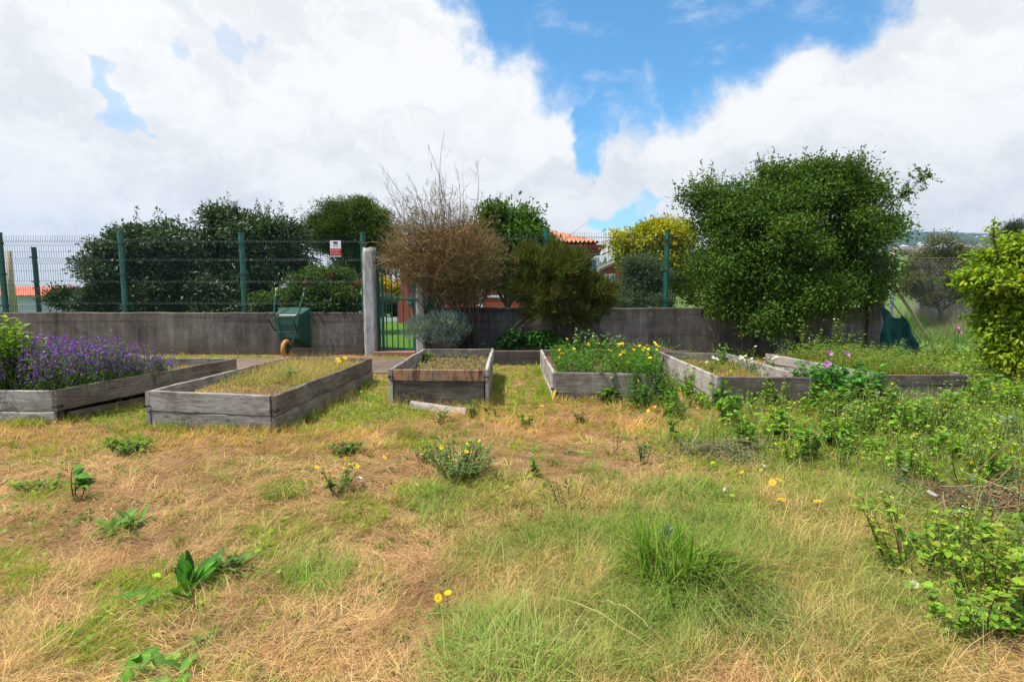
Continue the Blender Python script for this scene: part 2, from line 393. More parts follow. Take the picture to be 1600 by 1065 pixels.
# leaf cards: two-sided folded leaves (8 vertices) or small rhombs (4 vertices)
def mixc0(a, b, f): return a * (1 - f[:, None]) + b * f[:, None]
def leaf_rhomb(P, D, N, L, W, C):
    n = len(P); Sd = norm(np.cross(D, N)); Nn = np.cross(Sd, D)
    L = L[:, None]; W = W[:, None]
    mid = P + D * L * .45 + Nn * W * .18
    V = np.stack([P, mid - Sd * W * .5, P + D * L, mid + Sd * W * .5], 1)
    V[:, 2] -= Nn * L * .06
    b = (np.arange(n) * 4)[:, None]
    tri = np.concatenate([b + [[0, 2, 1]], b + [[0, 3, 2]]])
    return V.reshape(-1, 3), [tri], np.repeat(C, 4, 0)
def leaf_full(P, D, N, L, W, C, droop=.25):
    n = len(P); Sd = norm(np.cross(D, N)); Nn = np.cross(Sd, D)
    L1 = L[:, None]; W1 = W[:, None]; dn = np.array([[0, 0, -1.0]])
    def mp(s): return P + D * L1 * s + dn * L1 * droop * s * s
    b0, m1, m2, tp = mp(0), mp(.36), mp(.70), mp(1.0)
    V = np.stack([b0, m1, m2, tp, m1 - Sd * W1 * .48 + Nn * W1 * .14, m2 - Sd * W1 * .38 + Nn * W1 * .1,
                  m1 + Sd * W1 * .48 + Nn * W1 * .14, m2 + Sd * W1 * .38 + Nn * W1 * .1], 1)
    b = (np.arange(n) * 8)[:, None]
    tri = np.concatenate([b + [[0, 1, 4]], b + [[0, 6, 1]], b + [[2, 3, 5]], b + [[2, 7, 3]]])
    quad = np.concatenate([b + [[4, 1, 2, 5]], b + [[1, 6, 7, 2]]])
    return V.reshape(-1, 3), [tri, quad], np.repeat(C, 8, 0)
def leaf_fine(P, D, N, L, W, C, droop=.25, fold=.16):
    """a smoother leaf for plants near the viewer"""
    n = len(P); Sd = norm(np.cross(D, N)); Nn = np.cross(Sd, D); L1 = L[:, None]; W1 = W[:, None]; dn = np.array([[0, 0, -1.0]])
    ss = (.14, .34, .56, .77, .92); ww = (.26, .46, .50, .37, .18); V = [P]; wave = rng.normal(size=(n, 5)) * .05
    tw = rng.normal(size=(n, 1)) * .25
    for j, (q, w) in enumerate(zip(ss, ww)):
        m = P + D * L1 * q + dn * L1 * droop * q * q; S2 = Sd + Nn * tw * q
        V += [m - S2 * W1 * w + Nn * W1 * (fold * w * 2 + wave[:, j:j + 1]), m, m + S2 * W1 * w + Nn * W1 * (fold * w * 2 - wave[:, j:j + 1])]
    V.append(P + D * L1 + dn * L1 * droop); V = np.stack(V, 1); b = (np.arange(n) * 17)[:, None]
    tri = np.concatenate([b + [[0, 2, 1]], b + [[0, 3, 2]], b + [[13, 14, 16]], b + [[14, 15, 16]]])
    quad = np.concatenate([b + [[1 + 3 * j + k, 2 + 3 * j + k, 5 + 3 * j + k, 4 + 3 * j + k]] for j in range(4) for k in range(2)])
    Cc = np.repeat(C, 17, 0).reshape(n, 17, 3).copy(); Cc[:, [0, 2, 5, 8, 11, 14, 16]] *= [1.25, 1.18, 1.1]
    return V.reshape(-1, 3), [tri, quad], np.clip(Cc.reshape(-1, 3), 0, 1)
def rdir(n, r=None):
    r = r or rng; return norm(r.normal(size=(n, 3)))
def pick(cols, n, jit=.15):
    cols = np.asarray(cols, float)
    a = cols[rng.integers(0, len(cols), n)]; b = cols[rng.integers(0, len(cols), n)]
    f = rng.random((n, 1)); c = a * f + b * (1 - f)
    return np.clip(c * (1 + jit * rng.normal(size=(n, 1))), .002, 1)
def merge(parts):
    Vs, Cs, T, Q = [], [], [], []; off = 0
    for V, polys, C in parts:
        for q in polys:
            (T if q.shape[1] == 3 else Q).append(q + off)
        Vs.append(V); Cs.append(C); off += len(V)
    return np.concatenate(Vs), [np.concatenate(x) for x in (T, Q) if x], np.concatenate(Cs)
def blades(P, L, az, e0, curl, W, C, C2=None):
    n = len(P); ca, sa = np.cos(az), np.sin(az)
    def dv(e): return np.stack([ca * np.cos(e), sa * np.cos(e), np.sin(e)], 1)
    sd = np.stack([-sa, ca, np.zeros(n)], 1) * (W / 2)[:, None]
    p1 = P + dv(e0) * (L * .5)[:, None]; p2 = p1 + dv(e0 - curl) * (L * .5)[:, None]
    lo = P[:, 2] - .01
    p1[:, 2] = np.maximum(p1[:, 2], lo); p2[:, 2] = np.maximum(p2[:, 2], lo)
    V = np.stack([P - sd, P + sd, p1 - sd * .85, p1 + sd * .85, p2], 1)
    b = (np.arange(n) * 5)[:, None]
    if C2 is None: C2 = C
    Cc = np.stack([C, C, (C + C2) / 2, (C + C2) / 2, C2], 1)
    return V.reshape(-1, 3), [b + [[2, 3, 4]], b + [[0, 1, 3, 2]]], Cc.reshape(-1, 3)
def stems(P0, P1, r0, r1, C, bow=.1, seg=3):
    """thin three-sided stems from P0 to P1 with a little bow"""
    n = len(P0); d = norm(P1 - P0); Ln = np.linalg.norm(P1 - P0, axis=1, keepdims=True)
    a = norm(np.cross(d, rdir(n))); b_ = np.cross(d, a)
    off = rdir(n) * Ln * bow
    V = []
    for i in range(seg + 1):
        s = i / seg; c = P0 + (P1 - P0) * s + off * (4 * s * (1 - s)) * .5
        r = (r0 * (1 - s) + r1 * s)[:, None]
        for j in range(3):
            th = 2 * math.pi * j / 3; V.append(c + (a * math.cos(th) + b_ * math.sin(th)) * r)
    m = 3 * (seg + 1); V = np.stack(V, 1); b = (np.arange(n) * m)[:, None]; Q = []
    for i in range(seg):
        for j in range(3):
            Q.append(b + [[i * 3 + j, i * 3 + (j + 1) % 3, (i + 1) * 3 + (j + 1) % 3, (i + 1) * 3 + j]])
    return V.reshape(-1, 3), [np.concatenate(Q)], np.repeat(C, m, 0)

# crown of leaf clumps inside uneven ellipsoids
def crown_leaves(blobs, per, clump, ll, lw, cols, full=False, droop=0.0, shell=2.2, clump_var=.25, upb=.7, bough=1.0):
    parts = []
    for (c, r, nc) in blobs:
        c = np.array(c, float); r = np.array(r, float)
        # boughs first, then leaf clumps over the top and sides of each bough
        nb = max(3, int(nc / 11)); u = rdir(nb); rad = rng.random(nb) ** (1 / shell) * .80; ph = rng.random(6) * 6.28
        lump = 1 + .16 * np.sin(u[:, 0] * 5 + ph[0]) * np.sin(u[:, 2] * 6 + ph[1]) + .12 * np.sin(u[:, 1] * 9 + ph[2] + u[:, 0] * 7)
        bc = c + u * r * (rad * lump)[:, None]; br_ = float(np.mean(r)) * (.9 / nb ** .333) * bough * rng.uniform(.65, 1.3, nb)
        k_ = rng.integers(0, nb, nc); v = rdir(nc); v[:, 2] = np.where(v[:, 2] < -.25, -v[:, 2], v[:, 2]); v = norm(v + u[k_] * .5)
        cc = bc[k_] + v * (br_[k_] * rng.uniform(.2, 1.1, nc))[:, None] * np.array([1.15, 1.15, .75])
        bcol = pick(cols, nb, .24)
        cl = clump * (1 + clump_var * rng.normal(size=nc)).clip(.4, 2)
        base = pick(cols, nc, .1) * .5 + bcol[k_] * .5
        P = np.repeat(cc, per, 0) + rng.normal(size=(nc * per, 3)).clip(-1.5, 1.5) * np.repeat(cl, per)[:, None] * np.array([1, 1, .75])
        n = len(P); out = norm((P - c) / r)
        D = norm(out * .6 + rdir(n) * .8 + np.array([0, 0, droop])); N = norm(np.array([0, 0, upb]) + rdir(n) * .7 + out * .4)
        C = np.repeat(base, per, 0) * .5 + pick(cols, n, .2) * .5
        L = ll * (.65 + .7 * rng.random(n)); W = lw * (.7 + .6 * rng.random(n))
        parts.append((leaf_full if full else leaf_rhomb)(P, D, N, L, W, C))
    return parts
def sprigs(starts, dirs, lens, nl, ll, lw, cols, stemcol=(.06, .04, .03)):
    """leafy shoots standing out of a crown: returns (stem part, leaf part)"""
    starts = np.asarray(starts, float); n = len(starts); lens = np.asarray(lens, float)
    ends = starts + norm(np.asarray(dirs, float)) * lens[:, None]
    st = stems(starts, ends, np.full(n, .006), np.full(n, .002), np.tile(np.array([stemcol]), (n, 1)), .12)
    s = rng.random((n, nl)); P = starts[:, None] + (ends - starts)[:, None] * s[..., None]
    P = P.reshape(-1, 3) + rng.normal(size=(n * nl, 3)) * .015
    D = norm(rdir(n * nl) + np.repeat(norm(np.asarray(dirs, float)), nl, 0) * .7); N = norm(rdir(n * nl) * .6 + [0, 0, .8])
    lf = leaf_rhomb(P, D, N, ll * (.6 + .6 * rng.random(n * nl)), lw * (.7 + .5 * rng.random(n * nl)), pick(cols, n * nl, .2))
    return st, lf
def limbs(mb, base, tips, r0, kink=.12, fork=.35):
    """tapered trunk that forks into limbs ending at tips"""
    base = Vector(base); mean = sum((Vector(q) for q in tips), Vector()) / len(tips)
    fk = base.lerp(mean, fork)
    fk += Vector((random.uniform(-1, 1), random.uniform(-1, 1), 0)) * kink * (mean - base).length * .3
    mb.tube([base - Vector((0, 0, .05)), base.lerp(fk, .5) + Vector((random.uniform(-.5, .5), random.uniform(-.5, .5), 0)) * kink * .5, fk], [r0 * 1.25, r0, r0 * .85], 8)
    for q in tips:
        q = Vector(q); m1 = fk.lerp(q, .35) + Vector((random.uniform(-1, 1), random.uniform(-1, 1), random.uniform(-.3, .3))) * kink * .6
        m2 = fk.lerp(q, .7) + Vector((random.uniform(-1, 1), random.uniform(-1, 1), random.uniform(-.3, .3))) * kink * .6
        r = r0 * random.uniform(.4, .65); mb.tube([fk, m1, m2, q], [r, r * .75, r * .5, r * .2], 6)
def tree(name, label, cat, base, blobs, per, clump, ll, lw, cols, mt='leaf', r0=.08, group=None, extra=None, full=False, upb=.7, shell=2.2, trunk='trunk', crown='crown', kink=.12, droop=0.0, cv=.25, bough=1.0):
    root = empty(name, base, label, cat, group)
    mb = MB(); limbs(mb, base, [Vector(b[0]) + Vector((0, 0, b[1][2] * .35)) for b in blobs], r0, kink)
    mb.build(trunk, M['bark'], root, smooth=True)
    parts = crown_leaves(blobs, per, clump, ll, lw, cols, full, droop, shell, cv, upb, bough)
    if extra: parts += extra
    V, Pq, C = merge(parts)
    link(crown, npmesh(crown, V, Pq, C), M[mt], root)
    return root
def blob(px, py, Y, rx, ry, depth, n):
    """a crown lobe given by where its centre is seen, its half width and half height in photo pixels at distance Y"""
    c = at(px, py, Y); s = Y / F
    return (tuple(c), (rx * s, depth, ry * s), n)

# ================================================================== THE SETTING
def structure(name, me, mt, loc=None): return tag(link(name, me, mt, None, loc), kind='structure')
def grid_mesh(name, xs, ys, fz, smooth=True):
    X, Y = np.meshgrid(xs, ys); Z = fz(X, Y); nx, ny = len(xs), len(ys)
    V = np.stack([X, Y, Z], -1).reshape(-1, 3)
    i = np.arange(ny - 1)[:, None] * nx + np.arange(nx - 1)[None]; i = i.ravel()
    return npmesh(name, V, [np.stack([i, i + 1, i + nx + 1, i + nx], 1)], smooth=smooth)
xs = np.concatenate([np.linspace(-60, -9.5, 12), np.linspace(-9.3, 9.3, 300), np.linspace(9.5, 60, 12)])
ys = np.concatenate([np.linspace(-25, .3, 10), np.linspace(.5, 9, 150), np.linspace(9.2, 11.1, 6)])
structure('field', grid_mesh('field', xs, ys, hz), M['ground'])
structure('lawn', grid_mesh('lawn', np.linspace(-60, 9.6, 30), np.linspace(11.1, 60, 30), lambda X, Y: X * 0.0), M['lawn'])
# land to the right and behind rises to a green slope and then to wooded hills
def slope(X, Y):
    d = np.hypot(X, Y); s = np.clip((Y - 24) / 150, 0, 1)
    h = 14.3 * s ** 1.1 * np.clip((X / np.maximum(Y, 1) - .02) / .35, 0, 1) ** .8
    return h - .06 + np.where(Y < 24, .02, 0)
structure('meadow', grid_mesh('meadow', np.linspace(9.6, 60, 24), np.linspace(11.1, 60, 26), slope), M['meadow'])
structure('terrain', grid_mesh('terrain', np.linspace(-500, 500, 90), np.linspace(60, 320, 60), lambda X, Y: slope(X, Y) - .05), M['meadow'])
def hillz(X, Y):
    a = X / np.maximum(Y, 1)
    env = np.interp(a, [-2, -.1, .05, .2, .55, .75, .9, 1.1, 1.6, 2.5], [.0, .0, .30, .52, .78, 1.0, .97, .86, .6, .4])
    s = np.clip((Y - 320) / 1100, 0, 1.2)
    return 14.3 * np.clip(env * 2, 0, 1) - 5 + 146 * env * (s ** 1.2) + (fbm(X / 130, Y / 130, 21, 5) - .5) * 26 * s
structure('hills', grid_mesh('hills', np.linspace(-1500, 3200, 200), np.linspace(320, 1650, 90), hillz), M['hill'])

# path along the beds to the gate, tile step under the gate
mb = MB(); a = G(372, 569); b = G(655, 569)
px0, px1 = -6.4, -1.55
mb.add([(px0, 8.15, .022), (px1, 8.2, .022), (px1, 10.05, .022), (px0, 10.0, .022), (px0, 8.15, -.1), (px1, 8.2, -.1), (px1, 10.05, -.1), (px0, 10.0, -.1)],
       [(0, 1, 2, 3), (0, 4, 5, 1), (1, 5, 6, 2), (3, 2, 6, 7), (0, 3, 7, 4)])
tag(mb.build('path', M['path']), kind='structure')
GY = 10.75                                   # wall plane (front face) depth
gx0, gx1 = at(588, 540, GY).x, at(650, 540, GY).x
mb = MB(); mb.box(((gx0 + gx1) / 2, GY + .0, .045), (gx1 - gx0 + .02, .5, .09)); tag(mb.build('step', M['tile_sill'], bevel=.01), kind='structure')
mb = MB(); mb.box(((gx0 + gx1) / 2 + .9, GY + 3.2, .012), (1.0, 5.6, .03)); tag(mb.build('path', M['path']), kind='structure')
# planting strip in front of the right-hand wall, edged by a kerb
mb = MB(); mb.box((.9, 9.25, .11), (4.6, .14, .30)); kx = mb
tag(mb.build('kerb', M['kerb'], bevel=.012), kind='structure')
structure('planting_soil', grid_mesh('planting_soil', np.linspace(-1.38, 3.15, 50), np.linspace(9.33, GY + .02, 14), lambda X, Y: .19 + (fbm(X * 3, Y * 3, 5) - .5) * .09), M['soil'])

# ------------------------------------------------------------------ walls
def wall(name, label, x0, x1, ztop, thick=.2, mt='wall', y=GY):
    n = max(6, int((x1 - x0) / .12)); xs = np.linspace(x0, x1, n); V = []; 
    for i, x in enumerate(xs):
        j = (fbm(np.array(x * 1.3), np.array(1.0), 41) - .5) * .03; e = (vnoise(np.array(x * 9.), np.array(.3), 7) - .5) * .012
        zt = ztop + j + e
        V += [(x, y, -.2), (x, y - .004 + e * .6, zt - .02), (x, y + .02, zt), (x, y + thick - .02, zt), (x, y + thick, zt - .02), (x, y + thick, -.2)]
    fs = [(i * 6 + k, i * 6 + 6 + k, i * 6 + 7 + k, i * 6 + 1 + k) for i in range(n - 1) for k in range(5)]
    fs += [tuple(range(5, -1, -1)), tuple((n - 1) * 6 + k for k in range(6))]
    mb = MB(); mb.add(V, fs); o = mb.build(name, M[mt])
    return tag(o, label, 'wall')
xl = at(569, 500, GY).x; xr = at(662, 500, GY).x; xe = at(1374, 500, GY).x
wall('concrete_wall', 'weathered grey concrete wall that the green wheelbarrow leans on', -13.5, xl, .90)
wall('concrete_wall', 'stained concrete wall behind the bare twiggy bush and the big dark tree', xr, xe - .28, 1.0)
# short end pier of the right-hand wall
mb = MB(); mb.box((xe - .14, GY + .08, .95), (.27, .32, 2.2)); tag(mb.build('end_pier', M['wall'], bevel=.02), 'tall narrow concrete pier at the wall end beside the chain-link fence', 'pier')
def pillar(label, xa, xb, ztop, y0):
    n = 26; V = []; fs = []
    prof = [(-1, -1), (-.5, -1.02), (0, -1), (.5, -1.02), (1, -1), (1.0, 0), (1, 1), (0, 1), (-1, 1), (-1.0, 0)]
    m = len(prof); hw = (xb - xa) / 2; cx = (xa + xb) / 2
    for i in range(n):
        z = -.1 + (ztop + .1) * i / (n - 1); 
        for k, (u, v) in enumerate(prof):
            j = random.uniform(-.0035, .0035); s = 1.0 if i < n - 1 else .9
            sk = 1 + .10 * (1 - i / (n - 1))
            V.append((cx + u * hw * s * sk + j, y0 + hw + v * hw * s + j, z + (random.uniform(-.02, .02) if i == n - 1 else 0)))
    fs = [(i * m + k, i * m + (k + 1) % m, (i + 1) * m + (k + 1) % m, (i + 1) * m + k) for i in range(n - 1) for k in range(m)]
    fs.append(tuple((n - 1) * m + k for k in range(m)))
    mb = MB(); mb.add(V, fs); return tag(mb.build('gate_pillar', M['pillar'], smooth=True), label, 'pillar')
PL = at(569, 500, GY - .18).x, at(586.5, 500, GY - .18).x
pillar('rough white plastered gate pillar nearest the wheelbarrow', PL[0], PL[1], 2.23, GY - .18)
PR = at(650.5, 500, GY - .12).x, at(662.5, 500, GY - .12).x
pillar('rough white plastered gate pillar partly covered by the bare twiggy bush', PR[0], PR[1], 2.05, GY - .12)

# ------------------------------------------------------------------ mesh fences
def panel_mesh(x0, x1, z0, z1, y, mb):
    """welded wire panel with folds"""
    folds = [z0 + .13, z0 + (z1 - z0) * .37, z0 + (z1 - z0) * .66, z1 - .16]
    def yy(z):
        for f in folds:
            if abs(z - f) < .05: return y - .045 * (1 - abs(z - f) / .05)
        return y
    zs = sorted(set([z0, z1] + [f + d for f in folds for d in (-.05, 0, .05)]))
    n = int((x1 - x0) / .05)
    for i in range(n + 1):
        x = x0 + (x1 - x0) * i / n
        mb.tube([(x, yy(z), z) for z in zs], .0030, 4, False)
    hs = []
    z = z0 + .02
    hs = [f + d for f in folds for d in (-.05, .05)] + list(np.arange(z0 + .03, z1 - .05, .2))
    for z in hs: mb.tube([(x0, yy(z) - .004, z), (x1, yy(z) - .004, z)], .0032, 4, False)
def fence_post(mb, x, y, z0, z1, r): mb.lathe([(r, z0), (r, z1), (r * 1.12, z1), (r * 1.12, z1 + .03), (0, z1 + .035)], 12, (x, y, 0)); mb.lathe([(r * 1.5, z0), (r * 1.5, z0 + .02), (r, z0 + .02)], 10, (x, y, 0))
def fence_clips(root, x, y, zs, r):
    for z in zs:
        mb = MB(); mb.lathe([(r, -.02), (r * 1.25, -.02), (r * 1.25, .02), (r, .02)], 12, (x, y, z)); mb.box((x, y - r * 1.3, z), (r * 2.6, .012, .03))
        mb.build('clip', M['dark_green'], root)
FY = GY + .10
def mesh_fence(label, pxs, zbase, ztop, ends=(None, None), skip_posts=()):
    X = [at(p, 440, FY).x for p in pxs]
    root = empty('mesh_fence', (X[0], FY, zbase), label, 'fence')
    for i, x in enumerate(X):
        if i in skip_posts: continue
        mb = MB(); fence_post(mb, x, FY, zbase, ztop + .03, .055); mb.build('post', M['green_paint'], root, smooth=False)
        fence_clips(root, x, FY, (zbase + .14, zbase + (ztop - zbase) * .5, ztop - .16), .055)
    for a, b in zip(X[:-1], X[1:]):
        mb = MB(); panel_mesh(a + .03, b - .03, zbase + .03, ztop, FY - .03, mb); mb.build('mesh_panel', M['wire'], root)
    return root
mesh_fence('long green welded wire fence with posts on the wall left of the gate', [-188, 5, 193.5, 380.5, 568.5], .90, 2.50)
mesh_fence('green welded wire fence on the wall between gate and big dark tree', [672, 854, 1040.5, 1205, 1364], 1.0, 2.56)
r_ = empty('fence_post', (at(57, 440, 13.6).x, 13.6, 0), 'dark green steel post with three clips standing behind the mesh fence near the low hedge', 'post')
mb = MB(); c = at(57, 440, 13.6); fence_post(mb, c.x, 13.6, 0, at(57, 388, 13.6).z, .055); mb.build('post', M['dark_green'], r_)
fence_clips(r_, c.x, 13.6, [at(57, y_, 13.6).z for y_ in (402, 440, 467)], .055)
# weathered wooden pole further back
mb = MB(); a = at(14, 392, 22); mb.tube([(a.x, 22, 0), (a.x - .05, 22, a.z * .55), (a.x - .02, 22, a.z)], [.13, .12, .10], 8)
tag(mb.build('wooden_pole', M['pole_wood'], smooth=True), 'pale wooden pole in front of the long red roof', 'pole')

# gate
gr = empty('metal_gate', ((gx0 + gx1) / 2, GY + .02, .08), 'green metal bar gate between the two white pillars', 'gate')
y0 = GY + .03; zt = at(620, 402, y0).z; zm = at(620, 467, y0).z; zb = .13
mb = MB(); mb.box((gx0 + .05, y0, 1.1), (.085, .06, 2.1)); mb.box((gx0 + .145, y0, 1.08), (.05, .05, 1.95)); mb.box((gx1 - .035, y0, 1.02), (.055, .05, 1.88))
mb.box((gx0 + .42, y0, zt), (.78, .05, .05)); mb.box((gx0 + .45, y0 - .002, zm), (.66, .05, .055)); mb.box((gx0 + .45, y0, zb), (.66, .05, .045)); mb.build('gate_frame', M['green_paint'], gr, bevel=.006)
for i in range(5):
    x = gx0 + .22 + i * .119
    mb = MB(); mb.lathe([(.0125, zb), (.0125, zt)], 8, (x, y0, 0)); mb.build('bar', M['green_paint'], gr, smooth=True)
mb = MB(); mb.box((gx1 - .07, y0 - .035, zm - .1), (.07, .03, .16)); mb.tube([(gx1 - .07, y0 - .05, zm - .08), (gx1 - .07, y0 - .09, zm - .08), (gx1 - .16, y0 - .09, zm - .08)], .009, 6); mb.build('lock', M['dark_green'], gr)

# sign on the fence
sx0, sx1 = at(516.5, 388, FY - .06).x, at(533.5, 388, FY - .06).x; sz1, sz0 = at(525, 376, FY - .06).z, at(525, 401.5, FY - .06).z
sw, sh = sx1 - sx0, sz1 - sz0; scx = (sx0 + sx1) / 2
root = empty('warning_sign', (scx, FY - .06, sz0), 'small white and red warning sign fixed to the wire fence', 'sign')
mb = MB(); mb.box((scx, FY - .085, (sz0 + sz1) / 2), (sw, .006, sh)); mb.build('sign_plate', M['white'], root)
mb = MB(); mb.box((scx + .006, FY - .090, sz0 + sh * .30), (sw * 1.0, .005, sh * .42)); mb.build('red_band', M['sign_red'], root)
mb = MB(); mb.box((scx, FY - .090, sz0 + sh * .865), (sw * .36, .005, sh * .13)); mb.build('emblem', M['sign_navy'], root)
def dashes(zf, hh, wf, mt, n, nm, y=FY - .094):
    mb = MB(); x = scx - sw * wf / 2; tot = sw * wf
    while x < scx + sw * wf / 2 - .006:
        l = random.uniform(.008, .02); mb.box((x + l / 2, y, sz0 + sh * zf), (l, .003, hh)); x += l + random.uniform(.003, .007)
    mb.build(nm, M[mt], root)
dashes(.42, .018, .78, 'sign_pink', 9, 'lettering'); dashes(.335, .018, .7, 'sign_pink', 9, 'lettering'); dashes(.20, .022, .8, 'sign_pink', 9, 'lettering')
dashes(.70, .014, .5, 'sign_grey', 6, 'lettering', FY - .0895); dashes(.045, .010, .8, 'sign_grey', 8, 'lettering', FY - .0895)

# ------------------------------------------------------------------ houses and far buildings
def tile_roof(name, parent, x0, x1, y0, y1, z0, z1, hip0=0, hip1=0, mt='tile_roof', pitch=.19):
    """one slope of barrel tiles rising from (y0, z0) to (y1, z1); hips cut the ends"""
    nr = max(3, int(math.hypot(y1 - y0, z1 - z0) / .35)); V = []; fs = []
    ncol = int((x1 - x0) / pitch) * 6
    for r in range(nr * 2 + 1):
        s = (r // 2 + (r % 2) * .96) / nr if r < nr * 2 else 1.0
        a0, a1 = x0 + hip0 * s, x1 - hip1 * s
        for c in range(ncol + 1):
            x = x0 + (x1 - x0) * c / ncol; x = min(max(x, a0), a1)
            h = .045 * math.sin(2 * math.pi * c / 6) + (0.035 if r % 2 == 0 else 0)
            V.append((x, y0 + (y1 - y0) * s, z0 + (z1 - z0) * s + h))
    m = ncol + 1
    fs = [(r * m + c, r * m + c + 1, (r + 1) * m + c + 1, (r + 1) * m + c) for r in range(nr * 2) for c in range(ncol)]
    mb = MB(); mb.add(V, fs); return mb.build(name, M[mt], parent)
HY = 24.0
hx1 = at(925, 430, HY).x; hx0 = -5.2
house = empty('house', ((hx0 + hx1) / 2, HY + 3, 0), 'red rendered house with terracotta tile roof and white columns behind the bushes', 'house')
ez = at(900, 381, HY - .6).z
mb = MB(); mb.box(((hx0 + hx1) / 2, HY + 3, ez / 2 - .25), (hx1 - hx0, 6, ez - .5)); mb.build('wall', M['house_red'], house)
mb = MB()
for k in range(3): mb.box(((hx0 + hx1) / 2, HY + 3, ez - .42 + k * .16), (hx1 - hx0 + .3 + k * .38, 6.3 + k * .38, .158))
mb.build('cornice', M['house_red'], house)
rf = tile_roof('roof', house, hx0 - .8, at(938, 381, HY - .75).x, HY - .75, HY + 3, ez + .06, ez + 1.25, 3.6, 3.2)
mb = MB(); xx = at(938, 381, HY - .75).x
mb.add([(xx, HY - .75, ez + .08), (xx - 3.2, HY + 3, ez + 1.28), (xx, HY + 6.7, ez + .08)], [(0, 2, 1)]); mb.add([(hx0 - .8, HY + 6.7, ez + .06), (hx0 + 2.8, HY + 3, ez + 1.25), (xx - 3.2, HY + 3, ez + 1.25), (xx, HY + 6.7, ez + .06)], [(0, 1, 2, 3)]); mb.build('roof', M['tile_roof'], house)
def window(parent, xa, xb, za, zb, y, mull=1, fr=.09):
    mb = MB(); w_, h_ = xb - xa, zb - za; cx, cz = (xa + xb) / 2, (za + zb) / 2
    mb.box((xa + fr / 2, y, cz), (fr, .12, h_)); mb.box((xb - fr / 2, y, cz), (fr, .12, h_)); mb.box((cx, y, zb - fr / 2), (w_ - 2 * fr, .12, fr)); mb.box((cx, y, za + fr / 2), (w_ - 2 * fr, .12, fr))
    for i in range(mull): mb.box((xa + w_ * (i + 1) / (mull + 1), y, cz), (fr * .7, .1, h_ - 2 * fr))
    o = mb.build('window_frame', M['white'], parent)
    mb = MB(); mb.box((cx, y + .02, cz), (w_ - 2 * fr, .03, h_ - 2 * fr)); mb.build('pane', M['glass'], o)
    return o
wz = lambda py: at(900, py, HY - .08).z
window(house, at(905, 430, HY - .08).x, at(936, 430, HY - .08).x, wz(452), wz(402), HY - .08, 1, .14)
mb = MB(); mb.box((at(905, 430, HY).x - .1, HY - .15, wz(400) + .08), (2.0, .3, .12)); mb.build('lintel', M['grey_roof'], house)
for px_, w_ in ((697, .22), (750, .34)):
    x = at(px_, 460, HY - 1.5).x; mb = MB(); mb.lathe([(w_ * .62, 0), (w_ * .62, .5), (w_ * .5, .55), (w_ * .42, 1.6), (w_ * .55, 2.0), (w_ * .7, 2.1), (w_ * .7, 2.4)], 12, (x, HY - 1.5, 0)); mb.build('column', M['white'], house, smooth=True)
x0_, x1_ = at(762, 463, HY - 1.5).x, at(905, 463, HY - 1.5).x
mb = MB(); mb.box(((x0_ + x1_) / 2, HY - 1.5, at(800, 463, HY - 1.5).z), (x1_ - x0_, .22, .1)); mb.build('balustrade', M['white'], house)
mb = MB(); mb.box(((x0_ + x1_) / 2 - 1.8, HY - 1.5, .45), (x1_ - x0_ + 4.2, .2, .94)); mb.build('porch_wall', M['house_red'], house)
HY2 = 36.0
h2 = empty('house', (at(955, 440, HY2).x, HY2 + 2, 0), 'farther red house with grey brown gable roof between the tiled house and the yellow tree', 'house')
xa, xb = at(936, 430, HY2).x, at(1010, 430, HY2).x; e2 = at(940, 421, HY2).z; rz = at(972, 403, HY2).z
mb = MB(); mb.box(((xa + xb) / 2, HY2 + 2, e2 / 2), (xb - xa, 4, e2)); mb.add([(xa, HY2, e2), (xb, HY2, e2), ((xa + xb) / 2, HY2, rz - .1), (xa, HY2 + 4, e2), (xb, HY2 + 4, e2), ((xa + xb) / 2, HY2 + 4, rz - .1)], [(0, 1, 2), (3, 5, 4)]); mb.build('wall', M['house_red'], h2)
mb = MB(); mx_ = (xa + xb) / 2; mb.add([(xa - .5, HY2 - .5, e2 - .15), (mx_, HY2 - .5, rz), (xb + .5, HY2 - .5, e2 - .15), (xa - .5, HY2 + 4.5, e2 - .15), (mx_, HY2 + 4.5, rz), (xb + .5, HY2 + 4.5, e2 - .15), (xa - .5, HY2 - .5, e2 - .32), (mx_, HY2 - .5, rz - .17), (xb + .5, HY2 - .5, e2 - .32)], [(0, 1, 4, 3), (1, 2, 5, 4), (0, 6, 7, 1), (1, 7, 8, 2)]); mb.build('roof', M['grey_roof'], h2)
z2 = lambda py: at(960, py, HY2 - .05).z
window(h2, at(944, 430, HY2).x, at(961, 430, HY2).x, z2(442), z2(428), HY2 - .05, 1, .12)
mb = MB(); mb.box(((xa + xb) / 2, HY2 - .06, z2(457)), (xb - xa, .1, .35)); mb.build('plinth', M['white'], h2)
# long low building on the left
BY = 34.0
lb = empty('long_building', (at(10, 470, BY).x, BY + 3, 0), 'long low white building with a red roof beyond the left fence', 'building')
xa, xb = at(-180, 470, BY).x, at(86, 470, BY).x; ze = at(40, 461, BY).z; zr = at(40, 448, BY + 3).z
mb = MB(); mb.box(((xa + xb) / 2, BY + 3, ze / 2), (xb - xa, 6, ze)); mb.build('wall', M['pale_wall'], lb)
V = []; nn = int((xb - xa) / .25)
mb = MB()
for i in range(nn + 1):
    x = xa - .3 + (xb - xa + .6) * i / nn; o_ = .03 * (i % 2); V += [(x, BY - .4, ze - .02 + o_), (min(x, xb - 1.2) if i > nn - 6 else x, BY + 3, zr + o_), (x, BY + 6.4, ze + o_)]
mb.add(V, [(i * 3 + k, i * 3 + 3 + k, i * 3 + 4 + k, i * 3 + 1 + k) for i in range(nn) for k in range(2)]); mb.build('roof', M['red_roof'], lb)
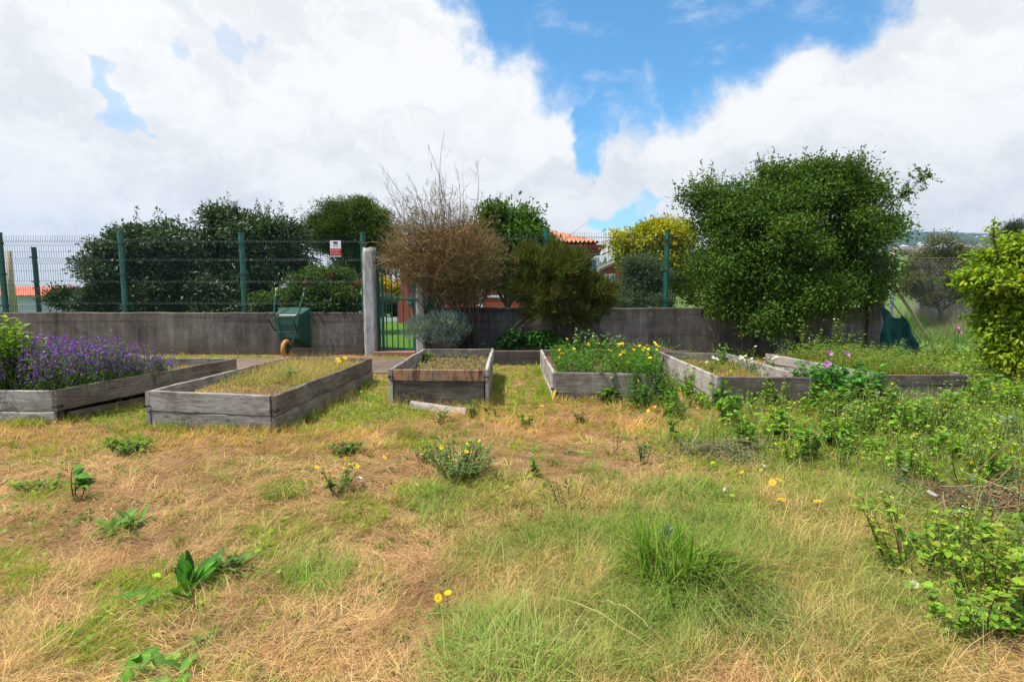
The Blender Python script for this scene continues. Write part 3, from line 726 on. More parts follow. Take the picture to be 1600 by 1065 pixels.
# village on the slope to the right and white houses on the far hill
def far_house(label, px, py, Y, w_, h_, mt, roofm, group):
    c = at(px, py, Y); root = empty('far_house', (c.x, Y, c.z - h_), label, 'house', group)
    mb = MB(); mb.box((c.x, Y, c.z - h_ / 2), (w_, w_ * .7, h_)); mb.build('wall', M[mt], root)
    mb = MB(); y = w_ * .35; mb.add([(c.x - w_ * .55, Y - y * 1.1, c.z), (c.x + w_ * .55, Y - y * 1.1, c.z), (c.x + w_ * .55, Y + y * 1.1, c.z), (c.x - w_ * .55, Y + y * 1.1, c.z), (c.x - w_ * .5, Y, c.z + h_ * .35), (c.x + w_ * .5, Y, c.z + h_ * .35)], [(0, 1, 5, 4), (2, 3, 4, 5), (1, 2, 5), (3, 0, 4), (0, 3, 2, 1)]); mb.build('roof', M[roofm], root)
    if w_ < 14:
        for q in (-.22, .22):
            mb = MB(); mb.box((c.x + q * w_, Y - w_ * .36, c.z - h_ * .5), (w_ * .16, .1, h_ * .35)); mb.build('window', M['glass'], root)
    return root
VG = 'village houses along the top of the green slope'
far_house('pink village house with grey roof just right of the pier on the slope', 1403, 390, 215, 4.5, 2.6, 'pink_wall', 'grey_roof', VG)
far_house('long white village house on the slope above the brown shrub', 1447, 389, 240, 8, 2.8, 'pale_wall', 'grey_roof', VG)
far_house('salmon pink village house on the slope farthest right', 1516, 387, 235, 8, 4, 'pink_wall', 'grey_roof', VG)
far_house('low ochre village house beside the pink house on the slope', 1421, 390, 225, 5, 2.4, 'pink_wall', 'grey_roof', VG)
hr = np.random.default_rng(5)
def terrain_y(px, py):
    """walk along the view ray until it meets the far hill"""
    for Y in np.arange(420, 1600, 6.0):
        q = at(px, py, Y)
        if q.z <= float(hillz(np.array(q.x), np.array(Y))): return Y
    return None
for i in range(46):
    px_ = float(hr.uniform(1395, 1600)); py_ = float(hr.uniform(371, 392)); Y = terrain_y(px_, py_)
    if not Y: continue
    c = at(px_, py_, Y)
    s_ = float(hr.uniform(7, 15)); mb = MB(); mb.box((c.x, Y, c.z), (s_, s_, s_ * .7)); mb.add([(c.x - s_ * .55, Y - s_ * .55, c.z + s_ * .35), (c.x + s_ * .55, Y - s_ * .55, c.z + s_ * .35), (c.x + s_ * .55, Y + s_ * .55, c.z + s_ * .35), (c.x - s_ * .55, Y + s_ * .55, c.z + s_ * .35), (c.x, Y, c.z + s_ * .55)], [(0, 1, 4), (1, 2, 4), (2, 3, 4), (3, 0, 4)])
    tag(mb.build('hillside_house', M['pale_wall']), 'tiny white house scattered on the far wooded hill', 'house', 'tiny white houses on the far wooded hill')
# woods on the hill and hedgerow trees on the slope
P = []; wr = np.random.default_rng(8)
X = wr.uniform(60, 1900, 5200); Y = wr.uniform(330, 1500, 5200); Z = hillz(X, Y)
keep = fbm(X / 90, Y / 90, 33) > .46; P = np.stack([X, Y, Z], 1)[keep]
def lumps(P, r0, r1, cols):
    n = len(P); r = wr.uniform(r0, r1, n); u = norm(np.array([[1, 0, 0], [0, 1, 0], [-1, 0, 0], [0, -1, 0], [0, 0, 1.2], [.6, .6, .7], [-.6, .6, .7], [.6, -.6, .7], [-.6, -.6, .7]], float))
    fs = np.array([[0, 5, 7], [0, 1, 5], [1, 6, 5], [1, 2, 6], [2, 8, 6], [2, 3, 8], [3, 7, 8], [3, 0, 7], [4, 7, 5], [4, 5, 6], [4, 6, 8], [4, 8, 7]])
    V = P[:, None] + u[None] * r[:, None, None] * (1 + .3 * wr.normal(size=(n, 9, 1))); C = np.repeat(pick(cols, n, .25), 9, 0)
    return V.reshape(-1, 3), [(np.arange(n) * 9)[:, None, None].reshape(n, 1, 1).repeat(12, 1).reshape(-1, 1) + np.tile(fs, (n, 1))], C
V, Pq, C = lumps(P, 5, 12, [(.02, .045, .015), (.035, .06, .022), (.05, .07, .03)])
tag(link('woods', npmesh('woods', V, Pq, C), M['twig']), kind='stuff')
X = np.concatenate([wr.uniform(105, 240, 60)]); Y = wr.uniform(195, 250, 60)
V, Pq, C = lumps(np.stack([X, Y, slope(X, Y) + .5], 1), 2, 5, [(.03, .06, .02), (.06, .09, .03)])
tag(link('hedgerow_bushes', npmesh('hedgerow_bushes', V, Pq, C), M['twig']), kind='stuff')
X = rng.uniform(at(1415, 470, 15).x, at(1660, 470, 15).x, 16000); Y = rng.uniform(11.6, 16.8, 16000); n = len(X); P = np.stack([X, Y, X * 0], 1); tl_ = np.clip((Y - 13.2) / 2.5, 0, 1) * np.clip(fbm(X * 1.2, Y * 1.2, 191) * 1.6, .2, 1.2)
V, Pq, C = blades(P, .22 + .95 * tl_ * rng.uniform(.4, 1.1, n), rng.random(n) * 6.283, rng.uniform(.9, 1.5, n), rng.uniform(0, .7, n), .009 * rng.uniform(.6, 1.4, n), mixc0(pick([(.10, .20, .03), (.16, .27, .05)], n, .2), pick([(.34, .27, .19), (.42, .35, .26), (.26, .2, .15)], n, .2), (fbm(X * .9, Y * .9, 201) > .48) * tl_))
tag(link('tall_grass', npmesh('tall_grass', V, Pq, C), M['grass']), kind='stuff')
# old low wall beyond the chain-link fence
wall('old_wall', 'low old grey wall beyond the chain-link fence below the brown shrub', at(1437, 470, 17).x, at(1625, 470, 17).x, at(1500, 458, 17).z, .25, 'old_wall', 17.0)
# kerb of the far lawn and hedge plinth
mb = MB(); mb.box((-5.2, 23.6, .09), (9.5, .2, .2)); tag(mb.build('kerb', M['pale_wall']), kind='structure')

# ------------------------------------------------------------------ chain-link fence, brace and shade net
CY = 11.3
cf = empty('chain_link_fence', (at(1384, 470, CY).x, CY, 0), 'grey chain-link fence with tube posts beside the bright leafy bush', 'fence')
xa = at(1387, 440, CY).x; xb = at(1640, 440, CY).x; zt = at(1400, 402, CY).z
for px_, topy, r in ((1384, 388, .055), (1398, 400, .04)):
    c = at(px_, topy, CY + (0 if r > .05 else .8)); mb = MB(); mb.lathe([(r, -.1), (r, c.z), (r * 1.15, c.z), (r * .8, c.z + .03), (0, c.z + .035)], 12, (c.x, c.y, 0)); mb.build('post', M['tube_grey'], cf, smooth=False)
c = at(1625, 402, CY); mb = MB(); mb.lathe([(.045, -.1), (.045, c.z)], 12, (c.x, CY, 0)); mb.build('post', M['tube_grey'], cf)
mb = MB(); s_ = .075; n = int((xb - xa) / s_); nz = int(zt / s_)
for i in range(-nz, n):
    for sg in (1, -1):
        pts = []
        for k_ in range(nz + 1):
            x = xa + (i + (k_ if sg > 0 else nz - k_)) * s_
            if xa <= x <= xb: pts.append((x, CY + (.004 if (k_ % 2) == (sg > 0) else -.004) + .05 * math.sin(x * 1.3) + .03 * math.sin(k_ * .5), .02 + k_ * s_))
        if len(pts) > 1: mb.tube(pts, .0012, 3, False)
mb.tube([(xa, CY, zt), ((xa + xb) / 2, CY, zt - .015), (xb, CY, zt)], .004, 4); mb.build('mesh_panel', M['zinc'], cf)
mb = MB(); a = at(1387, 430, CY - .25); b = G(1452, 533, .02); mb.tube([a, a.lerp(b, .5) + Vector((0, 0, .03)), b], [.035, .04, .045], 8)
tag(mb.build('brace_pole', M['pole_wood'], smooth=True), 'bare wooden pole leaning against the chain-link fence post', 'pole')
mb = MB(); a = at(1392, 470, CY - .3); b = G(1440, 536, .05); mb.tube([a, b], [.014, .014], 6)
tag(mb.build('thin_stake', M['tube_grey'], smooth=True), 'thin grey stake just under the leaning wooden pole', 'stake')
# sagging net: cloth grid with thickness
xs = np.linspace(0, 1, 26); ys = np.linspace(0, 1, 22); V = []
tl, tr, bl, br = at(1381, 474, CY - .35), at(1413, 493, CY - .55), G(1376, 556, .0), G(1441, 556, .0)
for v in ys:
    for u in xs:
        p = tl.lerp(tr, u).lerp(bl.lerp(br, u), v)
        p.y += .035 * math.sin(u * 15 + v * 4 + 2 * math.sin(v * 5)) + .02 * math.sin(v * 13 + u * 21) + .012 * random.random(); p.z -= .16 * math.sin(math.pi * u) * (1 - v)
        V.append(p)
mb = MB(); mb.add(V, [(j * 26 + i, j * 26 + i + 1, (j + 1) * 26 + i + 1, (j + 1) * 26 + i) for j in range(21) for i in range(25)])
o = mb.build('shade_net', M['tarp'], smooth=True); q = o.modifiers.new('thickness', 'SOLIDIFY'); q.thickness = .008
tag(o, 'dark green shade net draped below the leaning pole at the wall end', 'net')

# ------------------------------------------------------------------ wheelbarrow and grille
def wheelbarrow():
    yaw = R(3)
    foot = at(451, 540, GY - .48)
    root = empty('wheelbarrow', (foot.x, GY - .48, .02), 'green wheelbarrow with an orange tyre stood on end against the wall', 'wheelbarrow', rz=-yaw)
    def w(mb, nm, mt, smooth=False, bevel=0): return mb.build(nm, M[mt], root, smooth=smooth, bevel=bevel, world=False)
    # tray: floor faces -y, flares to the rim at +y
    f = [(-.21, 0, .36), (.21, 0, .36), (.24, 0, .84), (-.24, 0, .84)]; rm = [(-.31, .36, .16), (.31, .33, .16), (.34, .30, .98), (-.34, .30, .98)]
    mb = MB(); mb.add(f + rm, [(0, 1, 2, 3), (0, 4, 5, 1), (1, 5, 6, 2), (2, 6, 7, 3), (3, 7, 4, 0)])
    o = w(mb, 'tray', 'barrow_green', bevel=.03); so_ = o.modifiers.new('thickness', 'SOLIDIFY'); so_.thickness = .006
    mb = MB(); mb.tube(rm + [rm[0]], .011, 8); w(mb, 'rim', 'barrow_green', True)
    for s in (-1, 1):
        mb = MB(); mb.tube([(s * .29, .16, 1.32), (s * .285, .10, 1.20), (s * .265, .0, 1.0), (s * .25, -.035, .84), (s * .21, -.05, .55), (s * .12, -.075, .30), (s * .075, -.09, .17)], .017, 8)
        w(mb, 'handle_rail', 'barrow_green', True)
        mb = MB(); mb.tube([(s * .29, .155, 1.31), (s * .292, .175, 1.38)], .022, 8); w(mb, 'grip', 'pole_wood' if s < 0 else 'barrow_green', True)
        mb = MB(); mb.tube([(s * .245, -.05, .86), (s * .25, -.26, .80), (s * .25, -.28, .76), (s * .225, -.06, .52)], .013, 8); w(mb, 'leg', 'black_metal', True)
    mb = MB(); mb.tube([(-.245, -.04, .80), (.245, -.04, .80)], .014, 8); mb.tube([(-.2, -.05, .50), (.2, -.05, .50)], .012, 8); w(mb, 'cross_bar', 'rust', True)
    rot = Matrix.Rotation(R(90), 3, 'Y')
    mb = MB(); prof = []
    for k_ in range(13):
        a = 2 * math.pi * k_ / 12; prof.append((.148 + .042 * math.cos(a), .043 * math.sin(a)))
    mb.lathe(prof, 28, (0, -.09, .172), rot)
    wh = w(mb, 'wheel', 'tyre', True)
    mb = MB(); mb.lathe([(0, -.03), (.03, -.045), (.04, -.02), (.108, -.024), (.11, .024), (.04, .02), (.03, .045), (0, .03)], 24, (0, -.09, .172), rot); o = link('rim', mb.mesh('rim', True), M['barrow_green'], wh, world=False)
    mb = MB(); mb.tube([(-.10, -.09, .172), (.10, -.09, .172)], .011, 8); w(mb, 'axle', 'tube_grey', True)
wheelbarrow()
a, b = at(556, 526, GY - .05), at(568, 526, GY - .05)
mb = MB(); z0_, z1_ = .02, at(560, 526, GY).z
for i in range(7): x = a.x + (b.x - a.x) * i / 6; mb.tube([(x, GY - .16, z0_), (x, GY - .04, z1_)], .006, 5)
for i in range(11): f_ = i / 10; mb.tube([(a.x, GY - .165 + .12 * f_, z0_ + (z1_ - z0_) * f_), (b.x, GY - .165 + .12 * f_, z0_ + (z1_ - z0_) * f_)], .006, 5)
tag(mb.build('wire_grille', M['rust']), 'small rusty wire grille leaning against the wall beside the gate pillar', 'grille')

# ================================================================== RAISED BEDS
def board(parent, p0, p1, z0, z1, th, mt, name='board', tilt=0.0):
    """one weathered plank: its own local X runs along the grain"""
    p0, p1 = Vector(p0), Vector(p1); p0.z = p1.z = 0; L = (p1 - p0).length; ang = math.atan2(p1.y - p0.y, p1.x - p0.x)
    h = z1 - z0; n = max(8, int(L / .07)); V = []; b = .006; sd = random.randint(0, 999)
    for i in range(n + 1):
        u = i / n; x = (u - .5) * L
        tw = (fbm(np.array(x * 1.2), np.array(.5), sd) - .5) * .05; te = (fbm(np.array(x * 5.), np.array(.5), sd + 1) - .5) * .016
        be = (fbm(np.array(x * 4.), np.array(2.5), sd + 2) - .5) * .014; rd = (vnoise(np.array(x * 14.), np.array(.5), sd + 3) - .5) * .004
        e = .006 * random.random() if i in (0, n) else 0
        y0, y1, a0, a1 = -th / 2 + tw + rd, th / 2 + tw, -h / 2 + be, h / 2 + te
        xx = x + (e if i == 0 else -e)
        V += [(xx, y0 + b, a0), (xx, y0, a0 + b), (xx, y0, a1 - b), (xx, y0 + b, a1), (xx, y1 - b, a1), (xx, y1, a1 - b), (xx, y1, a0 + b), (xx, y1 - b, a0)]
    fs = [(i * 8 + k, i * 8 + (k + 1) % 8, (i + 1) * 8 + (k + 1) % 8, (i + 1) * 8 + k) for i in range(n) for k in range(8)]
    fs = [f[::-1] for f in fs] + [tuple(range(8)), tuple(n * 8 + k for k in range(7, -1, -1))]
    mb = MB(); mb.add(V, fs); o = mb.build(name, M[mt], None)
    mid = (p0 + p1) / 2; mid.z = (z0 + z1) / 2
    if parent is not None:
        o.parent = parent; o.location = parent.matrix_basis.inverted() @ mid
    else: o.location = mid
    o.rotation_euler = (0, -tilt, ang)
    return o
def raised_bed(label, FL, FR, BR, BL, h, mts, soil_z, split=.52, top=None, th=.04, skip=()):
    """corners on the ground, seen from above: front-left, front-right, back-right, back-left"""
    c = sum((Vector(q) for q in (FL, FR, BR, BL)), Vector()) / 4
    root = empty('raised_bed', (c.x, c.y, 0), label, 'raised bed', 'weathered wooden raised beds in the garden')
    FL, FR, BR, BL = (Vector((q[0], q[1], 0)) for q in (FL, FR, BR, BL))
    mf, mr, mk, ml = mts
    nx = (FR - FL).normalized(); ins = .0
    sides = [(FL, FR, mf, 'front'), (FR, BR, mr, 'right'), (BL, BR, mk, 'back'), (FL, BL, ml, 'left')]
    for p0, p1, mt, nm in sides:
        d = (p1 - p0).normalized()
        if nm in ('front', 'back'): a, b = p0 + d * .002, p1 - d * .002
        else: a, b = p0 - d * (th / 2 + .003), p1 + d * (th / 2 + .003)
        if nm in ('front', 'back'): a, b = p0 + d * (th / 2 + .004), p1 - d * (th / 2 + .004)
        zm = h * (1 - split)
        if (nm, 'low') not in skip: board(root, a, b, -.05, zm - .003, th * .95, mt)
        t_ = top if (top and nm == 'front') else mt
        if (nm, 'top') not in skip: board(root, a, b, zm + .003, h + random.uniform(-.004, .006), th, t_)
    k = .055
    for q, dx, dy in ((FL, 1, 1), (FR, -1, 1), (BR, -1, -1), (BL, 1, -1)):
        mb = MB(); mb.box((q.x + dx * (k / 2 + th / 2 + .004), q.y + dy * (k / 2 + th / 2 + .022), h / 2 - .04), (k, k, h - .02)); mb.build('corner_post', M['wood_dark'], root, bevel=.004)
    for q, dx in ((FL, -1), (FR, 1)):
        zz = h * (1 - split) + .02
        mb = MB(); mb.box((q.x + dx * (th / 2 + .005), q.y - .001, zz + .03), (.010, th + .03, .022)); mb.box((q.x - dx * .005, q.y - th / 2 - .010, zz + .03), (th + .02, .005, .014)); mb.build('bracket', M['black_metal'], root)
    # soil filling
    n, m_ = 26, 40; V = []; i_ = th * .5
    for j in range(m_ + 1):
        for i in range(n + 1):
            u, v = i / n, j / m_; p = FL.lerp(FR, u).lerp(BL.lerp(BR, u), v)
            V.append((p.x, p.y, soil_z + (fbm(np.array(p.x * 4), np.array(p.y * 4), 14) - .5) * .09))
    mb = MB(); mb.add(V, [(j * (n + 1) + i, j * (n + 1) + i + 1, (j + 1) * (n + 1) + i + 1, (j + 1) * (n + 1) + i) for j in range(m_) for i in range(n)])
    mb.build('soil', M['soil'], root, smooth=True)
    return root
def T(px, py, h): q = G(px, py, h); return Vector((q.x, q.y, 0))
h1, h2_, h3, h4, h5, h6 = .345, .35, .43, .35, .36, .36
b1r, b1b = T(88, 609, h1), T(367, 560, h1)
B1 = (Vector((b1r.x - 1.35, b1r.y, 0)), b1r, b1b, Vector((b1b.x - 1.3, b1b.y, 0)))
bed1 = raised_bed('weathered raised bed overflowing with purple flowers', *B1, h1, ('wood', 'wood_brown', 'wood_brown', 'wood'), .2, .62, skip=(('right', 'low'),))
d = (b1b - b1r); board(bed1, b1r + d * .03 + Vector((.03, 0, 0)), b1r + d * .36 + Vector((.05, 0, 0)), .005, .10, .035, 'wood_brown', tilt=-.02)
B2 = (T(232, 611, h2_), T(428, 618, h2_), T(579, 560, h2_), None); v = B2[2] - B2[1]
B2 = (B2[0], B2[1], B2[2], Vector((B2[0].x + v.x * .9 + .04, B2[0].y + v.y * 1.0, 0)))
raised_bed('grey raised bed full of dry grass, with a dry mossy tuft on its front', *B2, h2_, ('wood', 'wood_brown', 'wood_brown', 'wood'), .24, .55)
B3 = (T(611, 577, h3), T(760, 578, h3), T(769, 545, h3), T(662, 545, h3))
raised_bed('tall raised bed with a damp orange brown top board and dead leaves inside', *B3, h3, ('wood_brown', 'wood', 'wood_brown', 'wood'), .28, .30, top='wood_damp')
B4 = (T(865, 582, h4), T(1028, 585, h4), T(1022, 547, h4), T(846, 546, h4))
raised_bed('raised bed full of yellow marigolds with a pale sunlit left board', *B4, h4, ('wood_brown', 'wood_brown', 'wood_brown', 'wood_pale'), .26, .7)
B5 = (T(1122, 588, h5), T(1266, 590, h5), T(1136, 552, h5), T(1030, 549, h5))
raised_bed('raised bed with pale left board and small white flowers growing inside', *B5, h5, ('wood_brown', 'wood_pale', 'wood_brown', 'wood_pale'), .22, .74)
B6 = (T(1374, 585, h6), T(1512, 585, h6), T(1345, 551, h6), T(1200, 553, h6))
raised_bed('raised bed nearly buried in weeds beside the purple poppies', *B6, h6, ('wood_brown', 'wood', 'wood_brown', 'wood_pale'), .26, .36, top='wood_brown')
# loose plank in front of the tall bed
a, b = G(640, 640, .0), G(728, 646, .0)
o = board(None, (a.x, a.y, 0), (b.x, b.y, 0), .0, .105, .035, 'wood_pale', name='loose_plank'); o.location.z = .035; o.rotation_euler = (R(-38), R(4), o.rotation_euler[2])
tag(o, 'loose pale plank leaning on the ground before the damp brown topped bed', 'plank')

# ================================================================== TREES AND SHRUBS BEHIND AND ALONG THE WALL
DK = [(.02, .055, .02), (.034, .085, .03), (.048, .108, .04), (.065, .13, .055)]
Yc = 12.6
bl = [blob(197, 428, Yc, 52, 56, .9, 230), blob(262, 412, Yc, 56, 66, .9, 260), blob(228, 388, Yc, 42, 36, .7, 130), blob(272, 378, Yc, 32, 30, .6, 90), blob(168, 448, Yc, 27, 28, .6, 60), blob(250, 460, Yc, 70, 26, .8, 120), blob(220, 485, Yc - .4, 110, 16, .6, 150)]
def tops(blobs, n, up=(0, 0, 1), sp=.45, top=.2):
    st, dr = [], []
    for i in range(n):
        c, r, _ = blobs[rng.integers(len(blobs))]; u = rdir(1)[0]; u[2] = abs(u[2]) * .9 + top; u /= np.linalg.norm(u)
        st.append(np.array(c) + u * np.array(r) * .9); dr.append(u * sp + np.array(up) + rng.normal(size=3) * .2)
    return st, dr
def spr(bl, n, l0, l1, nl, ll, lw, cols, **k):
    st, dr = tops(bl, n, **k); return list(sprigs(st, dr, rng.uniform(l0, l1, n), nl, ll, lw, cols))
CAM = DK + [(.07, .12, .06), (.08, .065, .03)]
tree('camellia_bush', 'rounded dark glossy bush behind the mesh fence beside the low hedge', 'bush', (at(225, 480, Yc).x, Yc, 0), bl, 46, .17, .105, .05, CAM, 'gloss_leaf', .07, 'dark glossy bushes behind the left fence', spr(bl, 60, .2, .45, 14, .08, .04, CAM))
bl = [blob(340, 400, Yc + .3, 42, 70, .8, 220), blob(400, 395, Yc + .2, 55, 68, .9, 260), blob(362, 364, Yc + .2, 42, 34, .6, 120), blob(425, 372, Yc, 38, 38, .6, 110), blob(445, 425, Yc, 38, 45, .7, 120), blob(380, 455, Yc, 75, 28, .8, 130), blob(385, 485, Yc - .4, 100, 16, .6, 150)]
tree('camellia_bush', 'dark glossy bush with upright spiky shoots rising above the wheelbarrow', 'bush', (at(390, 480, Yc).x, Yc + .2, 0), bl, 46, .17, .10, .045, CAM, 'gloss_leaf', .07, 'dark glossy bushes behind the left fence', spr(bl, 110, .22, .5, 20, .07, .03, CAM, sp=.2))
bl = [blob(115, 470, 12.2, 38, 16, .5, 110), blob(160, 466, 12.2, 30, 18, .5, 80)]
tree('low_hedge', 'low dark green hedge between the fence post and the glossy bush', 'hedge', (at(130, 485, 12.2).x, 12.2, 0), bl, 22, .10, .06, .035, [(.025, .055, .012), (.05, .10, .02), (.02, .045, .012)], 'leaf', .04)
PN = [(.022, .055, .010), (.045, .095, .014), (.08, .14, .02), (.11, .16, .03)]
Yp = 16.5
bl = [blob(520, 352, Yp, 42, 24, .9, 190), blob(568, 345, Yp, 45, 26, .9, 200), blob(545, 378, Yp, 62, 26, 1.0, 230), blob(590, 372, Yp, 30, 30, .8, 130), blob(498, 372, Yp, 22, 20, .6, 80), blob(575, 410, Yp, 38, 22, .8, 110), blob(540, 405, Yp, 30, 14, .6, 50)]
tree('conifer_tree', 'rounded dull green conifer standing behind the sign', 'tree', (at(548, 470, Yp).x, Yp, 0), bl, 95, .17, .13, .020, PN, 'leaf', .16, kink=.2, upb=.3)
RO = [(.05, .115, .02), (.08, .17, .025), (.04, .09, .02), (.13, .22, .035), (.06, .09, .03)]
bl = [blob(500, 458, 11.6, 48, 28, .45, 150), blob(545, 452, 11.6, 28, 30, .4, 100), blob(520, 432, 11.6, 38, 16, .4, 70), blob(455, 472, 11.5, 40, 14, .35, 80), blob(415, 476, 11.5, 25, 9, .3, 40), blob(492, 488, 11.0, 14, 12, .15, 26), blob(545, 478, 11.5, 25, 12, .4, 50), blob(478, 470, 11.2, 34, 22, .35, 110), blob(520, 470, 11.2, 40, 24, .35, 150), blob(492, 440, 11.4, 26, 14, .3, 50)]
tr_ = tree('rose_shrub', 'leafy shrub with small red blooms spilling over the wall behind the wheelbarrow', 'shrub', (at(510, 485, 11.6).x, 11.6, 0), bl, 36, .11, .066, .04, RO, 'leaf', .03, extra=spr(bl, 30, .15, .35, 10, .05, .03, RO))
fl = [(455, 463), (482, 450), (490, 452), (523, 450), (527, 445), (518, 432), (475, 440), (505, 462), (545, 465), (540, 488), (533, 470), (560, 440), (498, 478), (550, 450)]
for px_, py_ in fl:
    c = at(px_, py_, 11.15); n = 22; P = np.array(c) + rng.normal(size=(n, 3)) * .022
    V, Pq, C = leaf_rhomb(P, rdir(n), rdir(n), np.full(n, .05), np.full(n, .04), pick([(.35, .02, .02), (.45, .05, .03), (.22, .015, .015)], n)); link('flower', npmesh('flower', V, Pq, C), M['petal'], tr_)
# beyond the gate: hedges and yellow shrubs
bl = [blob(588 + i * 17, 484, 24.2, 13, 13, .5, 60) for i in range(5)]
tree('clipped_hedge', 'dark clipped hedge across the lawn seen through the gate bars', 'hedge', (at(622, 500, 24.2).x, 24.2, 0), bl, 24, .14, .09, .06, [(.02, .035, .015), (.035, .05, .022)], 'leaf', .05)
bl = [blob(598, 448, 28, 16, 14, .8, 60), blob(622, 453, 28, 16, 12, .8, 60), blob(640, 458, 28, 10, 8, .6, 30), blob(585, 452, 28, 10, 14, .6, 30)]
tree('flowering_shrub', 'bright yellow flowering shrub beyond the clipped hedge through the gate', 'shrub', (at(615, 480, 28).x, 28, 0), bl, 26, .22, .14, .10, [(.55, .40, .01), (.62, .48, .02), (.40, .36, .03), (.12, .18, .02)], 'leaf', .05)
bl = [blob(603, 468, 25.2, 14, 8, .5, 40), blob(628, 470, 25.2, 12, 6, .5, 30)]
tree('grey_shrub', 'low grey green shrub in front of the yellow shrub beyond the gate', 'shrub', (at(612, 480, 25.2).x, 25.2, 0), bl, 26, .14, .09, .04, [(.10, .14, .09), (.14, .17, .12)], 'leaf', .04)
bl = [blob(678, 470, 19, 14, 13, .6, 90)]
tree('round_shrub', 'small dark ball shaped shrub before the red house right of the gate', 'shrub', (at(678, 485, 19).x, 19, 0), bl, 24, .12, .08, .05, [(.015, .035, .015), (.03, .06, .025)], 'leaf', .04)
bl = [blob(570 + i * 22, 420 - (i % 3) * 6, 40, 20, 22, 1.4, 50) for i in range(6)]
tree('garden_tree', 'dark garden tree far beyond the gate between pillar and bare bush', 'tree', (at(625, 450, 40).x, 40, 0), bl, 22, .45, .3, .18, DK, 'leaf', .14)
LA = [(.025, .07, .012), (.05, .13, .018), (.09, .20, .022), (.02, .05, .014), (.13, .25, .03)]
bl = [blob(805, 372, 13.2, 42, 36, .8, 210), blob(775, 355, 13.2, 25, 28, .6, 90), blob(830, 360, 13.2, 20, 24, .5, 60), blob(790, 415, 13.2, 50, 40, .9, 240), blob(835, 400, 13.2, 28, 35, .7, 110), blob(760, 425, 13.2, 40, 34, .8, 150)]
tree('laurel_tree', 'bright topped laurel tree behind the bare twiggy bush', 'tree', (at(795, 480, 13.2).x, 13.2, 0), bl, 36, .17, .115, .055, LA, 'leaf', .09, extra=spr(bl, 40, .2, .4, 12, .10, .045, LA[1:3] + LA[4:]))
OL = [(.06, .10, .05), (.09, .14, .07), (.12, .17, .095), (.045, .075, .03)]
bl = [blob(990, 440, 12.2, 26, 32, .5, 150), blob(1020, 445, 12.2, 24, 32, .5, 130), blob(1003, 420, 12.2, 24, 16, .4, 70), blob(985, 465, 12.0, 32, 12, .4, 70), blob(1010, 474, 11.6, 45, 10, .3, 80), blob(965, 478, 11.4, 20, 8, .25, 30)]
tree('olive_bush', 'grey green narrow leaved bush in front of the yellow leaved tree', 'bush', (at(1005, 478, 12.2).x, 12.2, 0), bl, 60, .12, .075, .018, OL, 'leaf', .04, extra=spr(bl, 30, .15, .3, 14, .06, .014, OL))
YL = [(.32, .32, .012), (.46, .41, .015), (.16, .23, .015), (.60, .50, .02), (.10, .17, .012)]
bl = [blob(1010, 375, 15, 36, 26, .9, 150), blob(1045, 378, 15, 40, 30, .9, 160), blob(995, 400, 15, 28, 20, .7, 90), blob(1060, 420, 15, 36, 34, .9, 140), blob(1030, 405, 15, 46, 30, .9, 170), blob(1045, 450, 15, 50, 34, .9, 170), blob(985, 385, 15, 24, 22, .7, 80)]
tree('yellow_tree', 'yellow green tree behind the fence post left of the big dark tree', 'tree', (at(1040, 480, 15).x, 15, 0), bl, 40, .16, .10, .062, YL, 'leaf', .10)
# the big dark tree that hangs over the wall
BG = [(.016, .052, .010), (.030, .090, .013), (.05, .13, .016), (.075, .165, .018), (.11, .20, .02), (.14, .21, .022)]
Yb = 11.0
bl = [blob(1132, 338, Yb, 42, 38, .9, 190), blob(1195, 318, Yb, 44, 44, .9, 200), blob(1245, 312, Yb - .1, 48, 34, .9, 190), blob(1305, 308, Yb, 50, 42, .9, 230), blob(1130, 405, Yb, 46, 58, 1.0, 300), blob(1205, 390, Yb - .3, 85, 72, 1.2, 560), blob(1315, 385, Yb - .1, 66, 68, 1.1, 380),
      blob(1168, 465, Yb - .5, 68, 40, .8, 300), blob(1255, 465, Yb - .6, 72, 46, .8, 330), blob(1340, 440, Yb - .2, 44, 42, .8, 190), blob(1100, 305, Yb, 24, 16, .4, 40), blob(1332, 282, Yb, 26, 18, .4, 50), blob(1385, 355, Yb, 22, 18, .3, 30), blob(1210, 503, Yb - .7, 60, 16, .5, 90), blob(1383, 425, Yb, 14, 14, .25, 18), blob(1258, 290, Yb, 40, 28, .7, 120), blob(1205, 283, Yb, 22, 14, .4, 36)]
ex = spr(bl[:4] + bl[10:13] + bl[15:], 120, .2, .55, 16, .06, .034, BG[1:])
# the long branch reaching out to the right
br = [at(1345, 352, Yb), at(1372, 338, Yb - .1), at(1398, 312, Yb - .1), at(1418, 301, Yb - .15), at(1438, 281, Yb - .1), at(1456, 271, Yb - .1)]
def branch_sprigs(pts, n, l0, l1, nl, ll, lw, cols):
    pts = np.array([tuple(q) for q in pts]); s = rng.random(n) ** .6 * (len(pts) - 1.001); i = s.astype(int); f = (s - i)[:, None]
    st = pts[i] * (1 - f) + pts[i + 1] * f; return list(sprigs(st, rdir(n) + [0, 0, .5], rng.uniform(l0, l1, n), nl, ll, lw, cols))
ex += branch_sprigs(br, 46, .12, .38, 16, .06, .036, BG[1:])
br2 = [at(1330, 320, Yb), at(1370, 300, Yb), at(1398, 322, Yb - .1)]
ex += branch_sprigs(br2, 30, .12, .34, 16, .06, .036, BG[1:])
bt = tree('big_tree', 'large dark green tree with a long branch hanging over the wall at right', 'tree', (at(1240, 500, Yb + .2).x, Yb - .3, .1), bl, 46, .17, .066, .036, BG, 'leaf', .13, extra=ex, kink=.2, bough=1.22, upb=.35, droop=-.25)
mb = MB()
